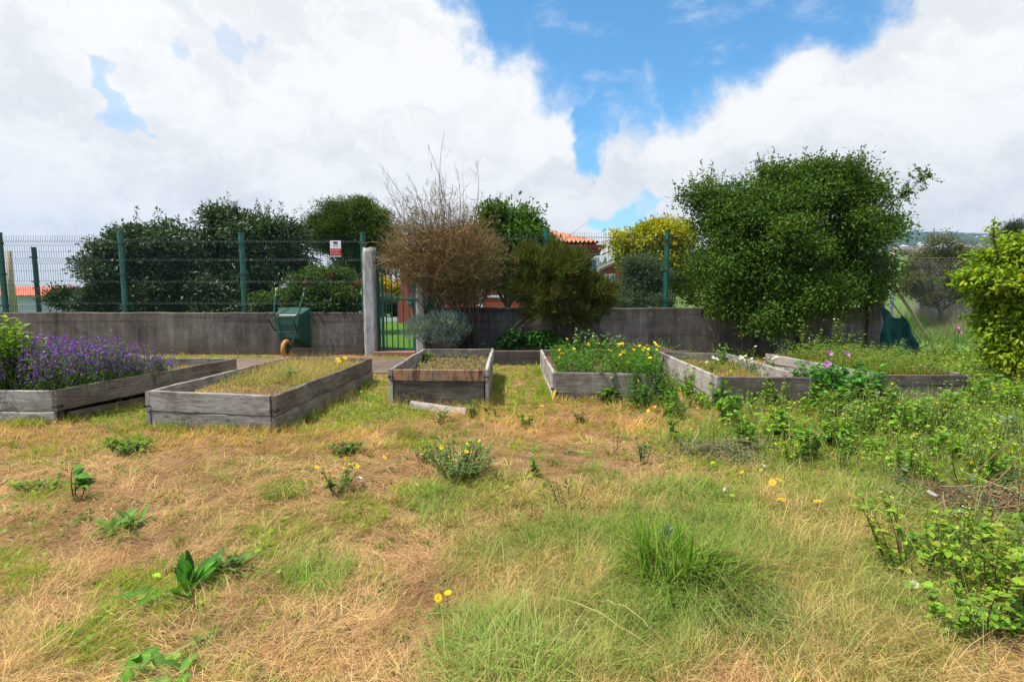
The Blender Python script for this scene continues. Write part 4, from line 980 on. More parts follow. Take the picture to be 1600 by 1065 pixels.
mb.tube([at(1290, 400, Yb)] + br, [.035, .024, .018, .013, .009, .006, .003], 6); mb.tube([at(1290, 380, Yb)] + br2, [.04, .025, .015, .005], 6); mb.build('branch', M['bark'], bt, smooth=True)
# far right
BR_ = [(.075, .085, .03), (.11, .11, .045), (.06, .09, .03), (.14, .12, .06), (.11, .14, .04)]
bl = [blob(1470, 415, 16, 36, 34, .9, 200), blob(1505, 425, 16, 30, 30, .8, 140), blob(1440, 435, 16, 25, 26, .7, 100), blob(1475, 388, 16, 25, 14, .5, 50), blob(1515, 405, 16, 18, 20, .5, 50), blob(1432, 410, 16, 12, 12, .4, 24), blob(1450, 455, 16, 30, 18, .6, 110), blob(1500, 455, 16, 36, 20, .6, 130), blob(1435, 440, 16, 18, 20, .5, 60), blob(1540, 445, 16, 24, 24, .5, 80)]
tree('brown_shrub', 'brownish green shrub above the old grey wall behind the chain-link fence', 'shrub', (at(1475, 470, 16).x, 16, 0), bl, 46, .15, .08, .026, BR_, 'leaf', .06, extra=spr(bl, 40, .2, .5, 10, .07, .02, BR_))
LG = [(.13, .27, .012), (.20, .37, .016), (.09, .19, .012), (.30, .44, .02), (.42, .42, .015), (.06, .13, .012)]
Yr = 7.2
bl = [blob(1592, 425, Yr, 46, 38, .6, 150), blob(1550, 442, Yr, 30, 24, .4, 70), blob(1595, 480, Yr, 46, 45, .6, 160), blob(1575, 520, Yr, 30, 28, .4, 80), blob(1635, 430, Yr, 60, 60, .7, 220), blob(1605, 395, Yr, 40, 20, .4, 60), blob(1640, 520, Yr, 60, 45, .6, 160), blob(1595, 552, Yr - .1, 36, 22, .4, 80)]
st_ = [at(1560, 400, Yr - .3), at(1552, 375, Yr - .3), at(1552, 346, Yr - .3)]
ex = branch_sprigs(st_, 14, .04, .12, 9, .06, .035, LG[1:5])
bb = tree('bright_bush', 'bright yellow green leafy bush at the right edge with one tall shoot', 'bush', (at(1590, 550, Yr).x, Yr, 0), bl, 24, .10, .075, .038, LG, 'leaf', .05, extra=ex, full=True)
mb = MB(); mb.tube(st_, [.012, .009, .004], 6); mb.build('shoot', M['bark'], bb)
bl = [blob(1580, 362, 14, 12, 14, .3, 40), blob(1600, 355, 14, 10, 12, .3, 30), blob(1570, 378, 14, 14, 10, .3, 30), blob(1600, 385, 14, 25, 14, .4, 50)]
tree('conifer_tree', 'grey green feathery conifer top behind the bright leafy bush', 'tree', (at(1592, 470, 14).x, 14, 0), bl, 36, .10, .09, .012, [(.03, .05, .03), (.05, .075, .045)], 'leaf', .07, upb=.3)

# bare twiggy bush ------------------------------------------------------------
Yt = 10.15
def twig_bush():
    base = at(728, 549, Yt); base.z = .18
    root = empty('twiggy_bush', base, 'bare brown twiggy bush with long upright shoots beside the gate', 'bush')
    parts, mb = [], MB()
    TW = [(.17, .112, .05), (.25, .17, .08), (.115, .074, .038), (.22, .16, .058)]
    ends = []
    for i in range(46):
        u = rng.normal() * .55; u = max(-1.0, min(1.0, u)); px_ = 690 + u * 88 ; py_ = 455 - 30 * rng.random() + abs(u) * -22
        q = at(px_, py_, Yt + rng.normal() * .3); b_ = Vector(base) + Vector((rng.normal() * .10, rng.normal() * .08, -.02))
        m1 = b_.lerp(q, .45) + Vector((rng.normal() * .04 - (q.x - b_.x) * .12, rng.normal() * .04, .02)); r = rng.uniform(.009, .02)
        mb.tube([b_, m1, q], [r, r * .8, r * .5], 5); ends.append(q)
    mb.build('trunk', M['bark'], root, smooth=True)
    E = np.array([tuple(q) for q in ends])
    # body of fine twigs: wide cap, flat bottom
    n = 7600; th = rng.random(n) * 2 * np.pi; hh = rng.random(n) ** .8 * 1.02; pyv = 478 - hh * 178
    rp = np.interp(pyv, [295, 320, 345, 370, 400, 432, 452, 480], [46, 58, 72, 83, 88, 80, 44, 26]); cxp = np.interp(pyv, [300, 400, 480], [686, 692, 722])
    rr = rng.random(n) ** .5 * (1 + .2 * np.sin(th * 4 + hh * 7) * np.sin(th * 2.3 + 1) + .1 * rng.normal(size=n)).clip(.5, 1.35)
    kp = rng.random(n) < np.interp(pyv, [295, 325, 345, 365, 390, 480], [.01, .05, .17, .55, 1.0, 1.0]); th, hh, pyv, rp, cxp, rr = th[kp], hh[kp], pyv[kp], rp[kp], cxp[kp], rr[kp]; n = len(th)
    s = Yt / F; X = np.array([at(q, 400, Yt).x for q in cxp]) + np.cos(th) * rr * rp * s; Y = Yt + np.sin(th) * rr * rp * s * .8
    Z = np.array([at(700, q, Yt).z for q in pyv]); P0 = np.stack([X, Y, Z], 1)
    root_ = np.array([at(715, 520, Yt).x, Yt, at(715, 520, Yt).z])
    dirs = norm(norm(P0 - root_) * .75 + rdir(n) * .78); Ln = rng.uniform(.12, .40, n)
    parts.append(stems(P0, P0 + dirs * Ln[:, None], np.full(n, .0055), np.full(n, .002), pick(TW, n, .35), .25))
    # side twiglets
    n2 = 15000; k_ = rng.integers(0, n, n2); P = P0[k_] + dirs[k_] * (Ln[k_] * rng.random(n2))[:, None]; d2 = norm(dirs[k_] * .5 + rdir(n2)); 
    parts.append(stems(P, P + d2 * rng.uniform(.04, .14, n2)[:, None], np.full(n2, .003), np.full(n2, .0013), pick(TW + [(.38, .27, .13), (.24, .21, .06)], n2, .25), .15, 2))
    # a few small ochre leaves low in the body
    nl = 15000; k_ = rng.choice(n, nl, p=(lambda w_: w_ / w_.sum())(np.interp(pyv, [340, 380, 430, 480], [.15, .6, 1.2, .8]))); P = P0[k_] + dirs[k_] * (Ln[k_] * rng.random(nl))[:, None] + rng.normal(size=(nl, 3)) * .02
    cl = pick([(.16, .125, .03), (.22, .15, .045), (.11, .105, .026), (.26, .165, .06)], nl, .2)
    parts.append(leaf_rhomb(P, rdir(nl), norm(rdir(nl) + [0, 0, .6]), rng.uniform(.018, .042, nl), rng.uniform(.007, .015, nl), cl))
    # upright shoots
    n3 = 120; u = rng.normal(size=n3) * .5; px_ = 690 + u * 80
    S0 = np.array([tuple(at(a_, 375 + rng.uniform(-25, 40), Yt + rng.normal() * .35)) for a_ in px_])
    up_ = norm(np.stack([u * .28 + rng.normal(size=n3) * .10, rng.normal(size=n3) * .12, np.ones(n3)], 1)); L3 = rng.gamma(2.2, .26, n3).clip(.2, 1.15)
    parts.append(stems(S0, S0 + up_ * L3[:, None], np.full(n3, .0055), np.full(n3, .0018), pick([(.10, .065, .035), (.15, .10, .055), (.12, .085, .055)], n3, .2), .12, 4))
    for (a_, b_, c_, d_) in ((700, 370, 694, 206), (692, 370, 668, 226), (660, 380, 592, 256), (655, 385, 575, 300), (735, 370, 745, 250), (670, 380, 634, 268), (650, 395, 600, 285), (715, 360, 714, 262), (760, 380, 782, 300), (690, 360, 688, 265)):
        p0, p1 = np.array([tuple(at(a_, b_, Yt))]), np.array([tuple(at(c_, d_, Yt + rng.normal() * .2))]); parts.append(stems(p0, p1, np.array([.009]), np.array([.003]), np.array([(.11, .075, .06)]), .16, 5))
        m_ = 7; f = rng.uniform(.45, .95, (m_, 1)); q = p0 + (p1 - p0) * f; parts.append(stems(q, q + norm(norm(p1 - p0) + rdir(m_) * .7) * rng.uniform(.08, .25, (m_, 1)), np.full(m_, .0035), np.full(m_, .0015), pick(TW, m_), .1, 2))
    # thin bare stems that hang down on the right
    for (a_, b_, c_, d_) in ((775, 540, 772, 430), (748, 545, 765, 430), (768, 545, 800, 415), (720, 545, 735, 480), (740, 546, 745, 470)):
        parts.append(stems(np.array([tuple(at(a_, b_, Yt - .1))]), np.array([tuple(at(c_, d_, Yt - .15))]), np.array([.007]), np.array([.004]), np.array([(.16, .12, .09)]), .18, 5))
    V, Pq, C = merge(parts); link('crown', npmesh('crown', V, Pq, C), M['twig'], root)
twig_bush()
# broom-like bush leaning beside it --------------------------------------------
def broom_bush():
    base = at(775, 548, 10.0); base.z = .18
    root = empty('broom_bush', base, 'olive brown brush-like bush on a leaning trunk before the red house', 'bush')
    mb = MB(); mb.tube([base, at(800, 515, 10.0), at(822, 495, 10.0), at(860, 465, 10.0)], [.05, .045, .04, .025], 7); mb.tube([at(780, 540, 9.95), at(812, 512, 9.9), at(850, 490, 9.9), at(900, 470, 9.9)], [.03, .026, .022, .012], 6)
    mb.tube([at(880, 548, 10.1), at(884, 510, 10.1), at(880, 460, 10.1)], [.05, .045, .03], 7); mb.tube([at(884, 510, 10.1), at(920, 470, 10.0)], [.03, .015], 6); mb.build('trunk', M['bark'], root, smooth=True)
    BRM = [(.06, .105, .016), (.09, .145, .022), (.13, .095, .045), (.045, .07, .015), (.15, .095, .05), (.12, .18, .028)]
    bl = [blob(840, 425, 10.1, 36, 36, .6, 420), blob(880, 425, 10.0, 44, 38, .7, 520), blob(920, 455, 10.0, 36, 30, .6, 340), blob(860, 460, 9.9, 52, 26, .6, 380), blob(825, 405, 10.1, 25, 22, .4, 160), blob(940, 475, 9.9, 24, 18, .4, 110), blob(870, 396, 10.1, 22, 16, .4, 110), blob(900, 492, 9.8, 44, 22, .4, 230), blob(850, 485, 9.8, 36, 16, .4, 130), blob(815, 450, 10.0, 22, 30, .4, 130), blob(950, 455, 9.9, 16, 18, .3, 60), blob(905, 410, 10.0, 16, 22, .3, 80)]
    parts = []
    for (c, r, nc) in bl:
        c = np.array(c); r = np.array(r); u = rdir(nc); P = c + u * r * (.86 * rng.random(nc) ** .45)[:, None]; m_ = 12
        PP = np.repeat(P, m_, 0) + rng.normal(size=(nc * m_, 3)) * .035; n = len(PP); D = norm(np.repeat(norm((P - c) / r) * .9, m_, 0) + [0, 0, .55] + np.repeat(rdir(nc) * .5, m_, 0) + rdir(n) * .35)
        C = pick(BRM, n, .2) * .5 + np.repeat(pick(BRM, nc, .1), m_, 0) * .5; L = rng.uniform(.07, .2, n)
        parts.append(leaf_rhomb(PP, D, rdir(n), L, rng.uniform(.010, .020, n), C))
    for (a_, b_, c_, d_) in ((850, 400, 920, 345), (830, 400, 842, 362), (900, 395, 915, 365), (820, 395, 822, 358), (870, 395, 880, 360), (800, 410, 785, 370)):
        parts.append(stems(np.array([tuple(at(a_, b_, 10.1))]), np.array([tuple(at(c_, d_, 10.1))]), np.array([.006]), np.array([.002]), np.array([(.12, .08, .06)]), .1, 4))
    V, Pq, C = merge(parts); link('crown', npmesh('crown', V, Pq, C), M['leaf'], root)
broom_bush()
# blue-grey lavender cotton bush beside the gate
def spiky(name, label, cat, bl, m_, l0, l1, wd, cols, base, mt='leaf', upz=.9, group=None, jit=.03):
    root = empty(name, base, label, cat, group); mb = MB()
    for c, r, _ in bl: mb.tube([base, Vector(base).lerp(Vector(c), .5) + Vector((random.uniform(-.03, .03), 0, -.03)), c], [.014, .011, .006], 5)
    mb.build('stem', M['bark'], root, smooth=True); parts = []
    for (c, r, nc) in bl:
        c = np.array(c); r = np.array(r); u = rdir(nc); P = c + u * r * (rng.random(nc) ** .45)[:, None]
        PP = np.repeat(P, m_, 0) + rng.normal(size=(nc * m_, 3)) * jit; n = len(PP); D = norm(np.repeat(u, m_, 0) * .7 + [0, 0, upz] + rdir(n) * .4)
        parts.append(leaf_rhomb(PP, D, rdir(n), rng.uniform(l0, l1, n), rng.uniform(wd * .7, wd * 1.3, n), pick(cols, n, .15)))
    V, Pq, C = merge(parts); link('foliage', npmesh('foliage', V, Pq, C), M[mt], root); return root
b_ = at(685, 548, 9.7); b_.z = .15
spiky('lavender_bush', 'blue grey needle leaved bush between gate pillar and bare twiggy bush', 'bush', [blob(660, 510, 9.7, 25, 15, .35, 150), blob(695, 502, 9.7, 34, 14, .4, 210), blob(720, 512, 9.7, 18, 12, .3, 80), blob(645, 522, 9.6, 14, 10, .25, 50), blob(690, 525, 9.7, 35, 14, .35, 110)], 9, .05, .11, .010, [(.17, .25, .24), (.22, .30, .29), (.12, .18, .165), (.28, .35, .34)], b_)

# ================================================================== PLANTS
GR = [(.05, .13, .012), (.08, .18, .018), (.11, .22, .022), (.06, .15, .03)]
YG = [(.14, .22, .02), (.18, .26, .025), (.10, .18, .02)]
BGn = [(.04, .11, .035), (.06, .14, .05), (.09, .18, .07)]
STRAW = [(.60, .40, .19), (.68, .48, .25), (.50, .31, .13), (.73, .56, .33), (.39, .235, .11)]
GOLD = [(.56, .34, .085), (.64, .42, .11), (.48, .275, .065), (.58, .40, .13)]
OLIVE = [(.20, .27, .05), (.27, .33, .07), (.15, .23, .04), (.34, .36, .10), (.44, .38, .15)]

def flower_mesh(name, npet, rad, wid, pc, cc, cr, cup=.25):
    a = np.arange(npet) * 2 * np.pi / npet; D = np.stack([np.cos(a), np.sin(a), np.full(npet, cup)], 1); D = norm(D)
    P = D * cr * .6; N = np.tile([[0, 0, 1.0]], (npet, 1))
    V, Pq, C = leaf_full(P, D, N, np.full(npet, rad), np.full(npet, wid), pick([pc], npet, .08), .15)
    n = 9; b = np.arange(n) * 2 * np.pi / n
    V2 = np.concatenate([np.stack([np.cos(b) * cr, np.sin(b) * cr, np.full(n, .002)], 1), np.stack([np.cos(b) * cr * .6, np.sin(b) * cr * .6, np.full(n, cr * .5)], 1), [[0, 0, cr * .62]]])
    i = np.arange(n); j = (i + 1) % n
    return npmesh(name, *(lambda m: (m[0], m[1], m[2]))(merge([(V, Pq, C), (V2, [np.stack([i + n, j + n, np.full(n, 2 * n)], 1), np.stack([i, j, j + n, i + n], 1)], np.tile([cc], (2 * n + 1, 1)))])))
DAISY = flower_mesh('daisy_head', 13, .018, .008, (.84, .54, .004), (.70, .34, .004), .0075)
MARI = flower_mesh('marigold_head', 16, .022, .009, (.85, .58, .008), (.75, .36, .006), .009, .35)
WHITE = flower_mesh('white_head', 9, .014, .009, (.75, .75, .70), (.55, .52, .25), .006, .5)
LILAC = flower_mesh('lilac_head', 12, .03, .010, (.62, .48, .66), (.5, .4, .2), .008, .2)
def poppy_mesh():
    parts = []
    for k, (rr, cup) in enumerate(((.062, .75), (.055, 1.1))):
        n = 4; a = np.arange(n) * np.pi / 2 + k * .8; D = norm(np.stack([np.cos(a), np.sin(a), np.full(n, cup)], 1))
        parts.append(leaf_full(D * .006, D, np.tile([[0, 0, 1.0]], (n, 1)), np.full(n, rr), np.full(n, .075), pick([(.52, .22, .50), (.60, .30, .58)], n, .1), -.1))
    return npmesh('poppy_head', *merge(parts))
POPPY = poppy_mesh()
def put_flower(name, me, loc, parent=None, s=1.0, tilt=.5, mt='petal', face=None):
    if not me.materials: me.materials.append(M[mt])
    o = bpy.data.objects.new(name, me); COL.objects.link(o)
    d = Vector((rng.normal() * tilt, rng.normal() * tilt - .25, 1.0)) if face is None else Vector(face)
    o.rotation_euler = d.to_track_quat('Z', 'Y').to_euler(); o.scale = (s,) * 3
    o.location = Vector(loc) - (parent.location if parent else Vector()); o.parent = parent
    return o
def gpos(px, py):
    q = G(px, py, 0); z = float(hz(q.x, q.y)); q = G(px, py, z); return Vector((q.x, q.y, z))
def leafy(name, label, cat, base, h, w_, nst, nl, ll, lw, cols, group=None, flower=None, nf=0, fs=1.0, lean=.0, mt='leaf', stemcol=(.09, .12, .03), droop=.25, lo=.15, per=1, fname='flower', r0=.004, ftop=True):
    """several leafy stems growing from one base; leaves are folded blades, flowers are parts"""
    base = Vector(base); root = empty(name, base, label, cat, group)
    a = rng.random(nst) * 6.283; rr = np.sqrt(rng.random(nst)) * w_ * .5; hh = h * rng.uniform(.6, 1.05, nst)
    P0 = np.array(base) + np.stack([np.cos(a) * rr * .3, np.sin(a) * rr * .3, np.full(nst, -.01)], 1)
    P1 = np.array(base) + np.stack([np.cos(a) * rr + lean * h, np.sin(a) * rr * .9, hh], 1)
    V, Pq, C = stems(P0, P1, np.full(nst, r0), np.full(nst, r0 * .4), pick([stemcol], nst), .12, 4)
    link('stem', npmesh('stem', V, Pq, C), M['twig'], root)
    m_ = nst * nl; s = lo + (1 - lo) * rng.random((nst, nl)); P = (P0[:, None] + (P1 - P0)[:, None] * s[..., None]).reshape(-1, 3)
    P = np.repeat(P, per, 0) + rng.normal(size=(m_ * per, 3)) * .012 * (per > 1); n = m_ * per
    az = rng.random(n) * 6.283; D = norm(np.stack([np.cos(az), np.sin(az), rng.uniform(.0, .9, n)], 1)); N = norm(np.array([0, 0, 1.0]) + rdir(n) * .45)
    V, Pq, C = leaf_fine(P, D, N, ll * rng.uniform(.55, 1.15, n), lw * rng.uniform(.6, 1.15, n), pick(cols, n, .18), droop)
    link('foliage', npmesh('foliage', V, Pq, C, True), M[mt], root)
    if flower is not None:
        for k_ in range(nf):
            i = k_ % nst; f = 1.0 if ftop else rng.uniform(.6, 1.02)
            q = P0[i] + (P1[i] - P0[i]) * f + rng.normal(size=3) * [.02, .02, .008] + [0, 0, .012]
            put_flower(fname, flower, q, root, fs * rng.uniform(.75, 1.2))
    return root
def rosette(name, label, cat, base, n, ll, lw, cols, el=(.3, 1.2), droop=.3, spread=.03, group=None, mt='leaf'):
    base = Vector(base); az = rng.random(n) * 6.283; e = rng.uniform(*el, n)
    P = np.array(base) + np.stack([rng.normal(size=n) * spread, rng.normal(size=n) * spread, np.full(n, .0)], 1)
    D = np.stack([np.cos(az) * np.cos(e), np.sin(az) * np.cos(e), np.sin(e)], 1); N = norm(np.cross(np.cross(D, [0, 0, 1.0]), D) + rdir(n) * .2)
    V, Pq, C = leaf_fine(P, D, N, ll * rng.uniform(.6, 1.15, n), lw * rng.uniform(.7, 1.2, n), pick(cols, n, .15), droop)
    o = link(name, npmesh(name, V - np.array(base), Pq, C, True), M[mt], None, base); return tag(o, label, cat, group)
def tuft(name, label, base, n, h, w_, cols, tips=None, el=(.7, 1.45), curl=(.2, 1.2), wd=.0035, cat='grass tuft', group=None, az=None, spread=1.6):
    base = Vector(base); a = rng.random(n) * 6.283; r = np.sqrt(rng.random(n)) * w_ * .5
    P = np.stack([np.cos(a) * r, np.sin(a) * r, np.full(n, -.005)], 1); az_ = a + rng.normal(size=n) * .8 if az is None else az + rng.normal(size=n) * spread
    V, Pq, C = blades(P, h * rng.uniform(.28, 1.15, n), az_, rng.uniform(*el, n), rng.uniform(*curl, n), wd * rng.uniform(.6, 1.3, n), pick(cols, n, .18), None if tips is None else pick(tips, n, .18))
    return tag(link(name, npmesh(name, V, Pq, C), M['grass'], None, base), label, cat, group)

# ---- bed one: purple flowers and a tall yellow green plant
def purple_clump():
    c0 = at(120, 600, 6.2); root = empty('purple_flowers', (c0.x, 6.2, .2), 'dense clump of purple flowered plants filling the leftmost raised bed', 'flowers')
    n = 520; U, Vv = rng.random(n), rng.random(n) ** .8
    FL, FR, BR_, BL = B1; P0 = np.array([tuple(FL.lerp(FR, u).lerp(BL.lerp(BR_, u), v * .62)) for u, v in zip(U, Vv)]); P0[:, 2] = .2
    P0[:, 0] += rng.normal(size=n) * .05; hh = (.14 + .44 * fbm(P0[:, 0] * 1.5, P0[:, 1] * 1.5, 44) + rng.uniform(-.02, .14, n)) * np.clip(1.15 - .75 * np.clip((Vv - .62) / .3, 0, 1), .3, 1.2)
    P1 = P0 + np.stack([rng.normal(size=n) * .09, rng.normal(size=n) * .08 - .03, hh], 1)
    V, Pq, C = stems(P0, P1, np.full(n, .003), np.full(n, .0015), pick([(.07, .10, .04)], n), .2, 3); link('stem', npmesh('stem', V, Pq, C), M['twig'], root)
    k_ = np.repeat(np.arange(n), 34); m_ = len(k_); s = rng.random((m_, 1)) * .95; P = P0[k_] + (P1[k_] - P0[k_]) * s + rng.normal(size=(m_, 3)) * .03
    V, Pq, C = leaf_rhomb(P, norm(rdir(m_) + [0, 0, .4]), norm(rdir(m_) * .7 + [0, 0, .8]), rng.uniform(.02, .05, m_), rng.uniform(.007, .014, m_), pick([(.06, .15, .025), (.09, .20, .035), (.12, .20, .07), (.14, .26, .03)], m_, .2))
    link('foliage', npmesh('foliage', V, Pq, C), M['leaf'], root)
    k_ = np.repeat(np.arange(n), 17); m_ = len(k_); s = 1.0 - .60 * rng.random((m_, 1)) ** 1.3; P = P0[k_] + (P1[k_] - P0[k_]) * s + rng.normal(size=(m_, 3)) * .022
    V, Pq, C = leaf_rhomb(P, norm(rdir(m_) + [0, -.2, .5]), rdir(m_), rng.uniform(.018, .034, m_), rng.uniform(.012, .021, m_), pick([(.22, .055, .52), (.28, .08, .60), (.17, .045, .44), (.36, .12, .58), (.14, .08, .34)], m_, .2))
    link('blossom', npmesh('blossom', V, Pq, C), M['petal'], root)
purple_clump()
q = at(20, 595, 5.35); leafy('leafy_plant', 'tall yellow green leafy plant rising out of the purple flowers at the left edge', 'plant', (q.x - .05, 5.30, .22), .80, .74, 64, 28, .11, .034, [(.14, .28, .012), (.20, .36, .02), (.26, .40, .03), (.09, .20, .015)], r0=.006)

# ---- tufts, seedlings and leafy weeds growing in the beds
BH = .24
q = at(450, 598, 6.2); leafy('leafy_weed', 'pale green crinkled weed in the dry grass of the front grey bed', 'weed', (q.x, 6.2, .24), .14, .26, 16, 12, .06, .04, [(.10, .22, .07), (.14, .28, .10)])
q = at(528, 572, 6.9); r_ = leafy('leafy_weed', 'small weed with a yellow bloom in the right back part of the dry grass bed', 'weed', (q.x, 6.9, .24), .16, .2, 6, 6, .05, .015, GR, flower=DAISY, nf=4, fs=1.5)
q = at(425, 575, 6.8); leafy('leafy_weed', 'dark leafy sprig by the left board of the dry grass bed', 'weed', (q.x, 6.8, .24), .16, .12, 6, 8, .05, .025, GR)
q = G(672, 556, .30); leafy('leafy_weed', 'bright green weed in the left back corner of the tall bed', 'weed', (q.x, q.y - .4, .29), .12, .34, 18, 9, .05, .022, GR)
q = G(715, 556, .30); leafy('leafy_weed', 'little green seedlings among dead leaves in the tall bed', 'weed', (q.x, q.y - .1, .29), .09, .5, 14, 6, .04, .02, YG)
def litter(name, label, bed, z, n, cols, sz, margin=.06):
    FL, FR, BR_, BL = bed; u, v = rng.uniform(margin, 1 - margin, n), rng.uniform(.03, .97, n)
    P = np.array([tuple(FL.lerp(FR, a).lerp(BL.lerp(BR_, a), b)) for a, b in zip(u, v)]); P[:, 2] = z + (fbm(P[:, 0] * 4, P[:, 1] * 4, 14) - .5) * .09 + rng.uniform(0, .03, n)
    V, Pq, C = leaf_rhomb(P, norm(rdir(n) * [1, 1, .4]), norm(rdir(n) * .6 + [0, 0, 1.0]), sz * rng.uniform(.5, 1.2, n), sz * .45 * rng.uniform(.5, 1.2, n), pick(cols, n, .2))
    return tag(link(name, npmesh(name, V, Pq, C), M['leaf']), label, kind='stuff')
litter('dead_leaves', None, B3, .29, 700, [(.30, .20, .10), (.22, .13, .07), (.38, .28, .15), (.20, .20, .06)], .055)
litter('dead_leaves', None, B5, .23, 500, [(.34, .24, .12), (.24, .15, .08), (.30, .26, .10)], .05)
def bed_grass(bed, z, n, h, cols, el, name='dry_grass', v0=.03, v1=.97, fmask=None, tips=None, w_=.003):
    FL, FR, BR_, BL = bed; u, v = rng.uniform(.05, .95, n), rng.uniform(v0, v1, n)
    if fmask is not None: k_ = fmask(u, v) > rng.random(n); u, v = u[k_], v[k_]
    n = len(u)
    P = np.array([tuple(FL.lerp(FR, a).lerp(BL.lerp(BR_, a), b)) for a, b in zip(u, v)]); P[:, 2] = z + (fbm(P[:, 0] * 4, P[:, 1] * 4, 14) - .5) * .09
    cl = fbm(P[:, 0] * 6, P[:, 1] * 6, 61); V, Pq, C = blades(P, h * rng.uniform(.4, 1.1, n) * (.5 + cl), rng.random(n) * 6.283, rng.uniform(*el, n), rng.uniform(.1, 1.3, n), w_ * rng.uniform(.6, 1.3, n), pick(cols, n, .18), None if tips is None else pick(tips, n, .15))
    return tag(link(name, npmesh(name, V, Pq, C), M['grass']), kind='stuff')
bed_grass(B2, .22, 13000, .11, GOLD + STRAW[:3] + [(.30, .30, .06), (.24, .28, .04), (.20, .27, .03)], (.15, 1.2))
bed_grass(B2, .22, 6500, .27, [(.20, .26, .035), (.28, .32, .05), (.38, .34, .10), (.15, .23, .03)], (.8, 1.5), 'long_grass', .35, .97, lambda u, v: np.clip(1.6 * v - .3 + .3 * u, 0, 1), STRAW)
bed_grass(B5, .21, 5000, .12, GOLD + YG[:1], (.1, 1.2)); bed_grass(B6, .24, 9000, .30, GOLD + YG + OLIVE + GR, (.6, 1.5), 'long_grass')
bed_grass(B1, .18, 4000, .16, GOLD + YG, (.5, 1.4), 'long_grass', .7, .98)

# marigold bed: one leafy mass of plants with each flower a part
def marigolds():
    FL, FR, BR_, BL = B4; c = (FL + FR + BR_ + BL) / 4; root = empty('marigold_plants', (c.x, c.y, .24), 'mass of yellow marigolds filling and spilling over the bed with the sunlit left board', 'flowers')
    n = 560; u, v = rng.uniform(.06, 1.02, n), rng.uniform(.02, .9, n); u[:110] = rng.uniform(.74, 1.16, 110); v[:110] = rng.uniform(-.12, .10, 110); v = np.nan_to_num(v, nan=-.02)
    P0 = np.array([tuple(FL.lerp(FR, a).lerp(BL.lerp(BR_, a), b)) for a, b in zip(u, v)]); P0[:, 2] = np.where((v < -.03) | (u > 1.03), .02, .26); hh = np.where(P0[:, 2] < .1, rng.uniform(.2, .42, n), rng.uniform(.16, .33, n) * (1 - .2 * v))
    P1 = P0 + np.stack([rng.normal(size=n) * .06, rng.normal(size=n) * .06 - .02, hh], 1)
    V, Pq, C = stems(P0, P1, np.full(n, .0035), np.full(n, .002), pick([(.08, .15, .03)], n), .15, 3); link('stem', npmesh('stem', V, Pq, C), M['twig'], root)
    k_ = np.repeat(np.arange(n), 20); m_ = len(k_); s = rng.random((m_, 1)) * .95; P = P0[k_] + (P1[k_] - P0[k_]) * s
    az = rng.random(m_) * 6.283; D = norm(np.stack([np.cos(az), np.sin(az), rng.uniform(.1, 1.1, m_)], 1))
    V, Pq, C = leaf_full(P, D, norm(rdir(m_) * .5 + [0, 0, 1.0]), rng.uniform(.03, .075, m_), rng.uniform(.009, .018, m_), pick([(.06, .16, .012), (.09, .22, .018), (.13, .28, .025), (.07, .18, .03)], m_, .18)); link('foliage', npmesh('foliage', V, Pq, C), M['leaf'], root)
    order = np.argsort(-P1[:, 2]); sel = np.concatenate([order[:110:2], rng.choice(n, 34, replace=False), np.arange(0, 60, 7)])[::2][:48]
    for i in sel: put_flower('flower', MARI, P1[i] + [0, 0, .03], root, rng.uniform(.6, 1.05), .6)
marigolds()
for px_, w__, h_, lab in ((905, .35, .45, 'left'), (932, .5, .38, 'mid'), (958, .4, .42, 'right')):
    q = at(px_, 560, 8.0)
    leafy('bushy_plant', {'left': 'tall leafy plant with pale seed heads behind the marigolds, nearest the broom bush', 'mid': 'lower leafy plant behind the marigolds between two taller seeding ones', 'right': 'tall seeding plant behind the marigolds, nearest the bare stretch of wall'}[lab], 'plant', (q.x, 8.0, .22), h_ * 1.15, w__, 14, 14, .07, .03, [(.08, .20, .02), (.11, .25, .03), (.14, .27, .05)], 'plants at the back of the marigold bed', flower=WHITE, nf=8, fs=.7)
for px_, h_ in ((968, .30), (977, .31)):
    q = at(px_, 540, 8.05); leafy('marigold', 'yellow marigold on a tall stem standing apart at the back of the marigold bed', 'flower', (q.x, 8.05, .24), h_, .03, 1, 5, .05, .014, GR, 'tall marigolds at the bed back', flower=MARI, nf=1, fs=1.5)
# geranium-like plants along the foot of the wall
for px_, w__, lab in ((797, 22, 'small dark leaved clump at the wall foot left of the brighter rounded one'), (850, 32, 'rounded bright green leafy clump at the wall foot behind the marigold bed')):
    c = at(px_, 545, 9.75); rx = w__
    bl = [blob(px_, 530, 9.75, rx, 15, .3, 90), blob(px_ + rx * .5, 537, 9.7, rx * .6, 10, .25, 40)]
    tree('leafy_shrub', lab, 'shrub', (c.x, 9.75, .18), bl, 18, .06, .06, .05, [(.025, .09, .012), (.045, .14, .018), (.07, .19, .025)] if w__ > 25 else [(.02, .06, .015), (.035, .10, .02)], 'leaf', .012, full=True)
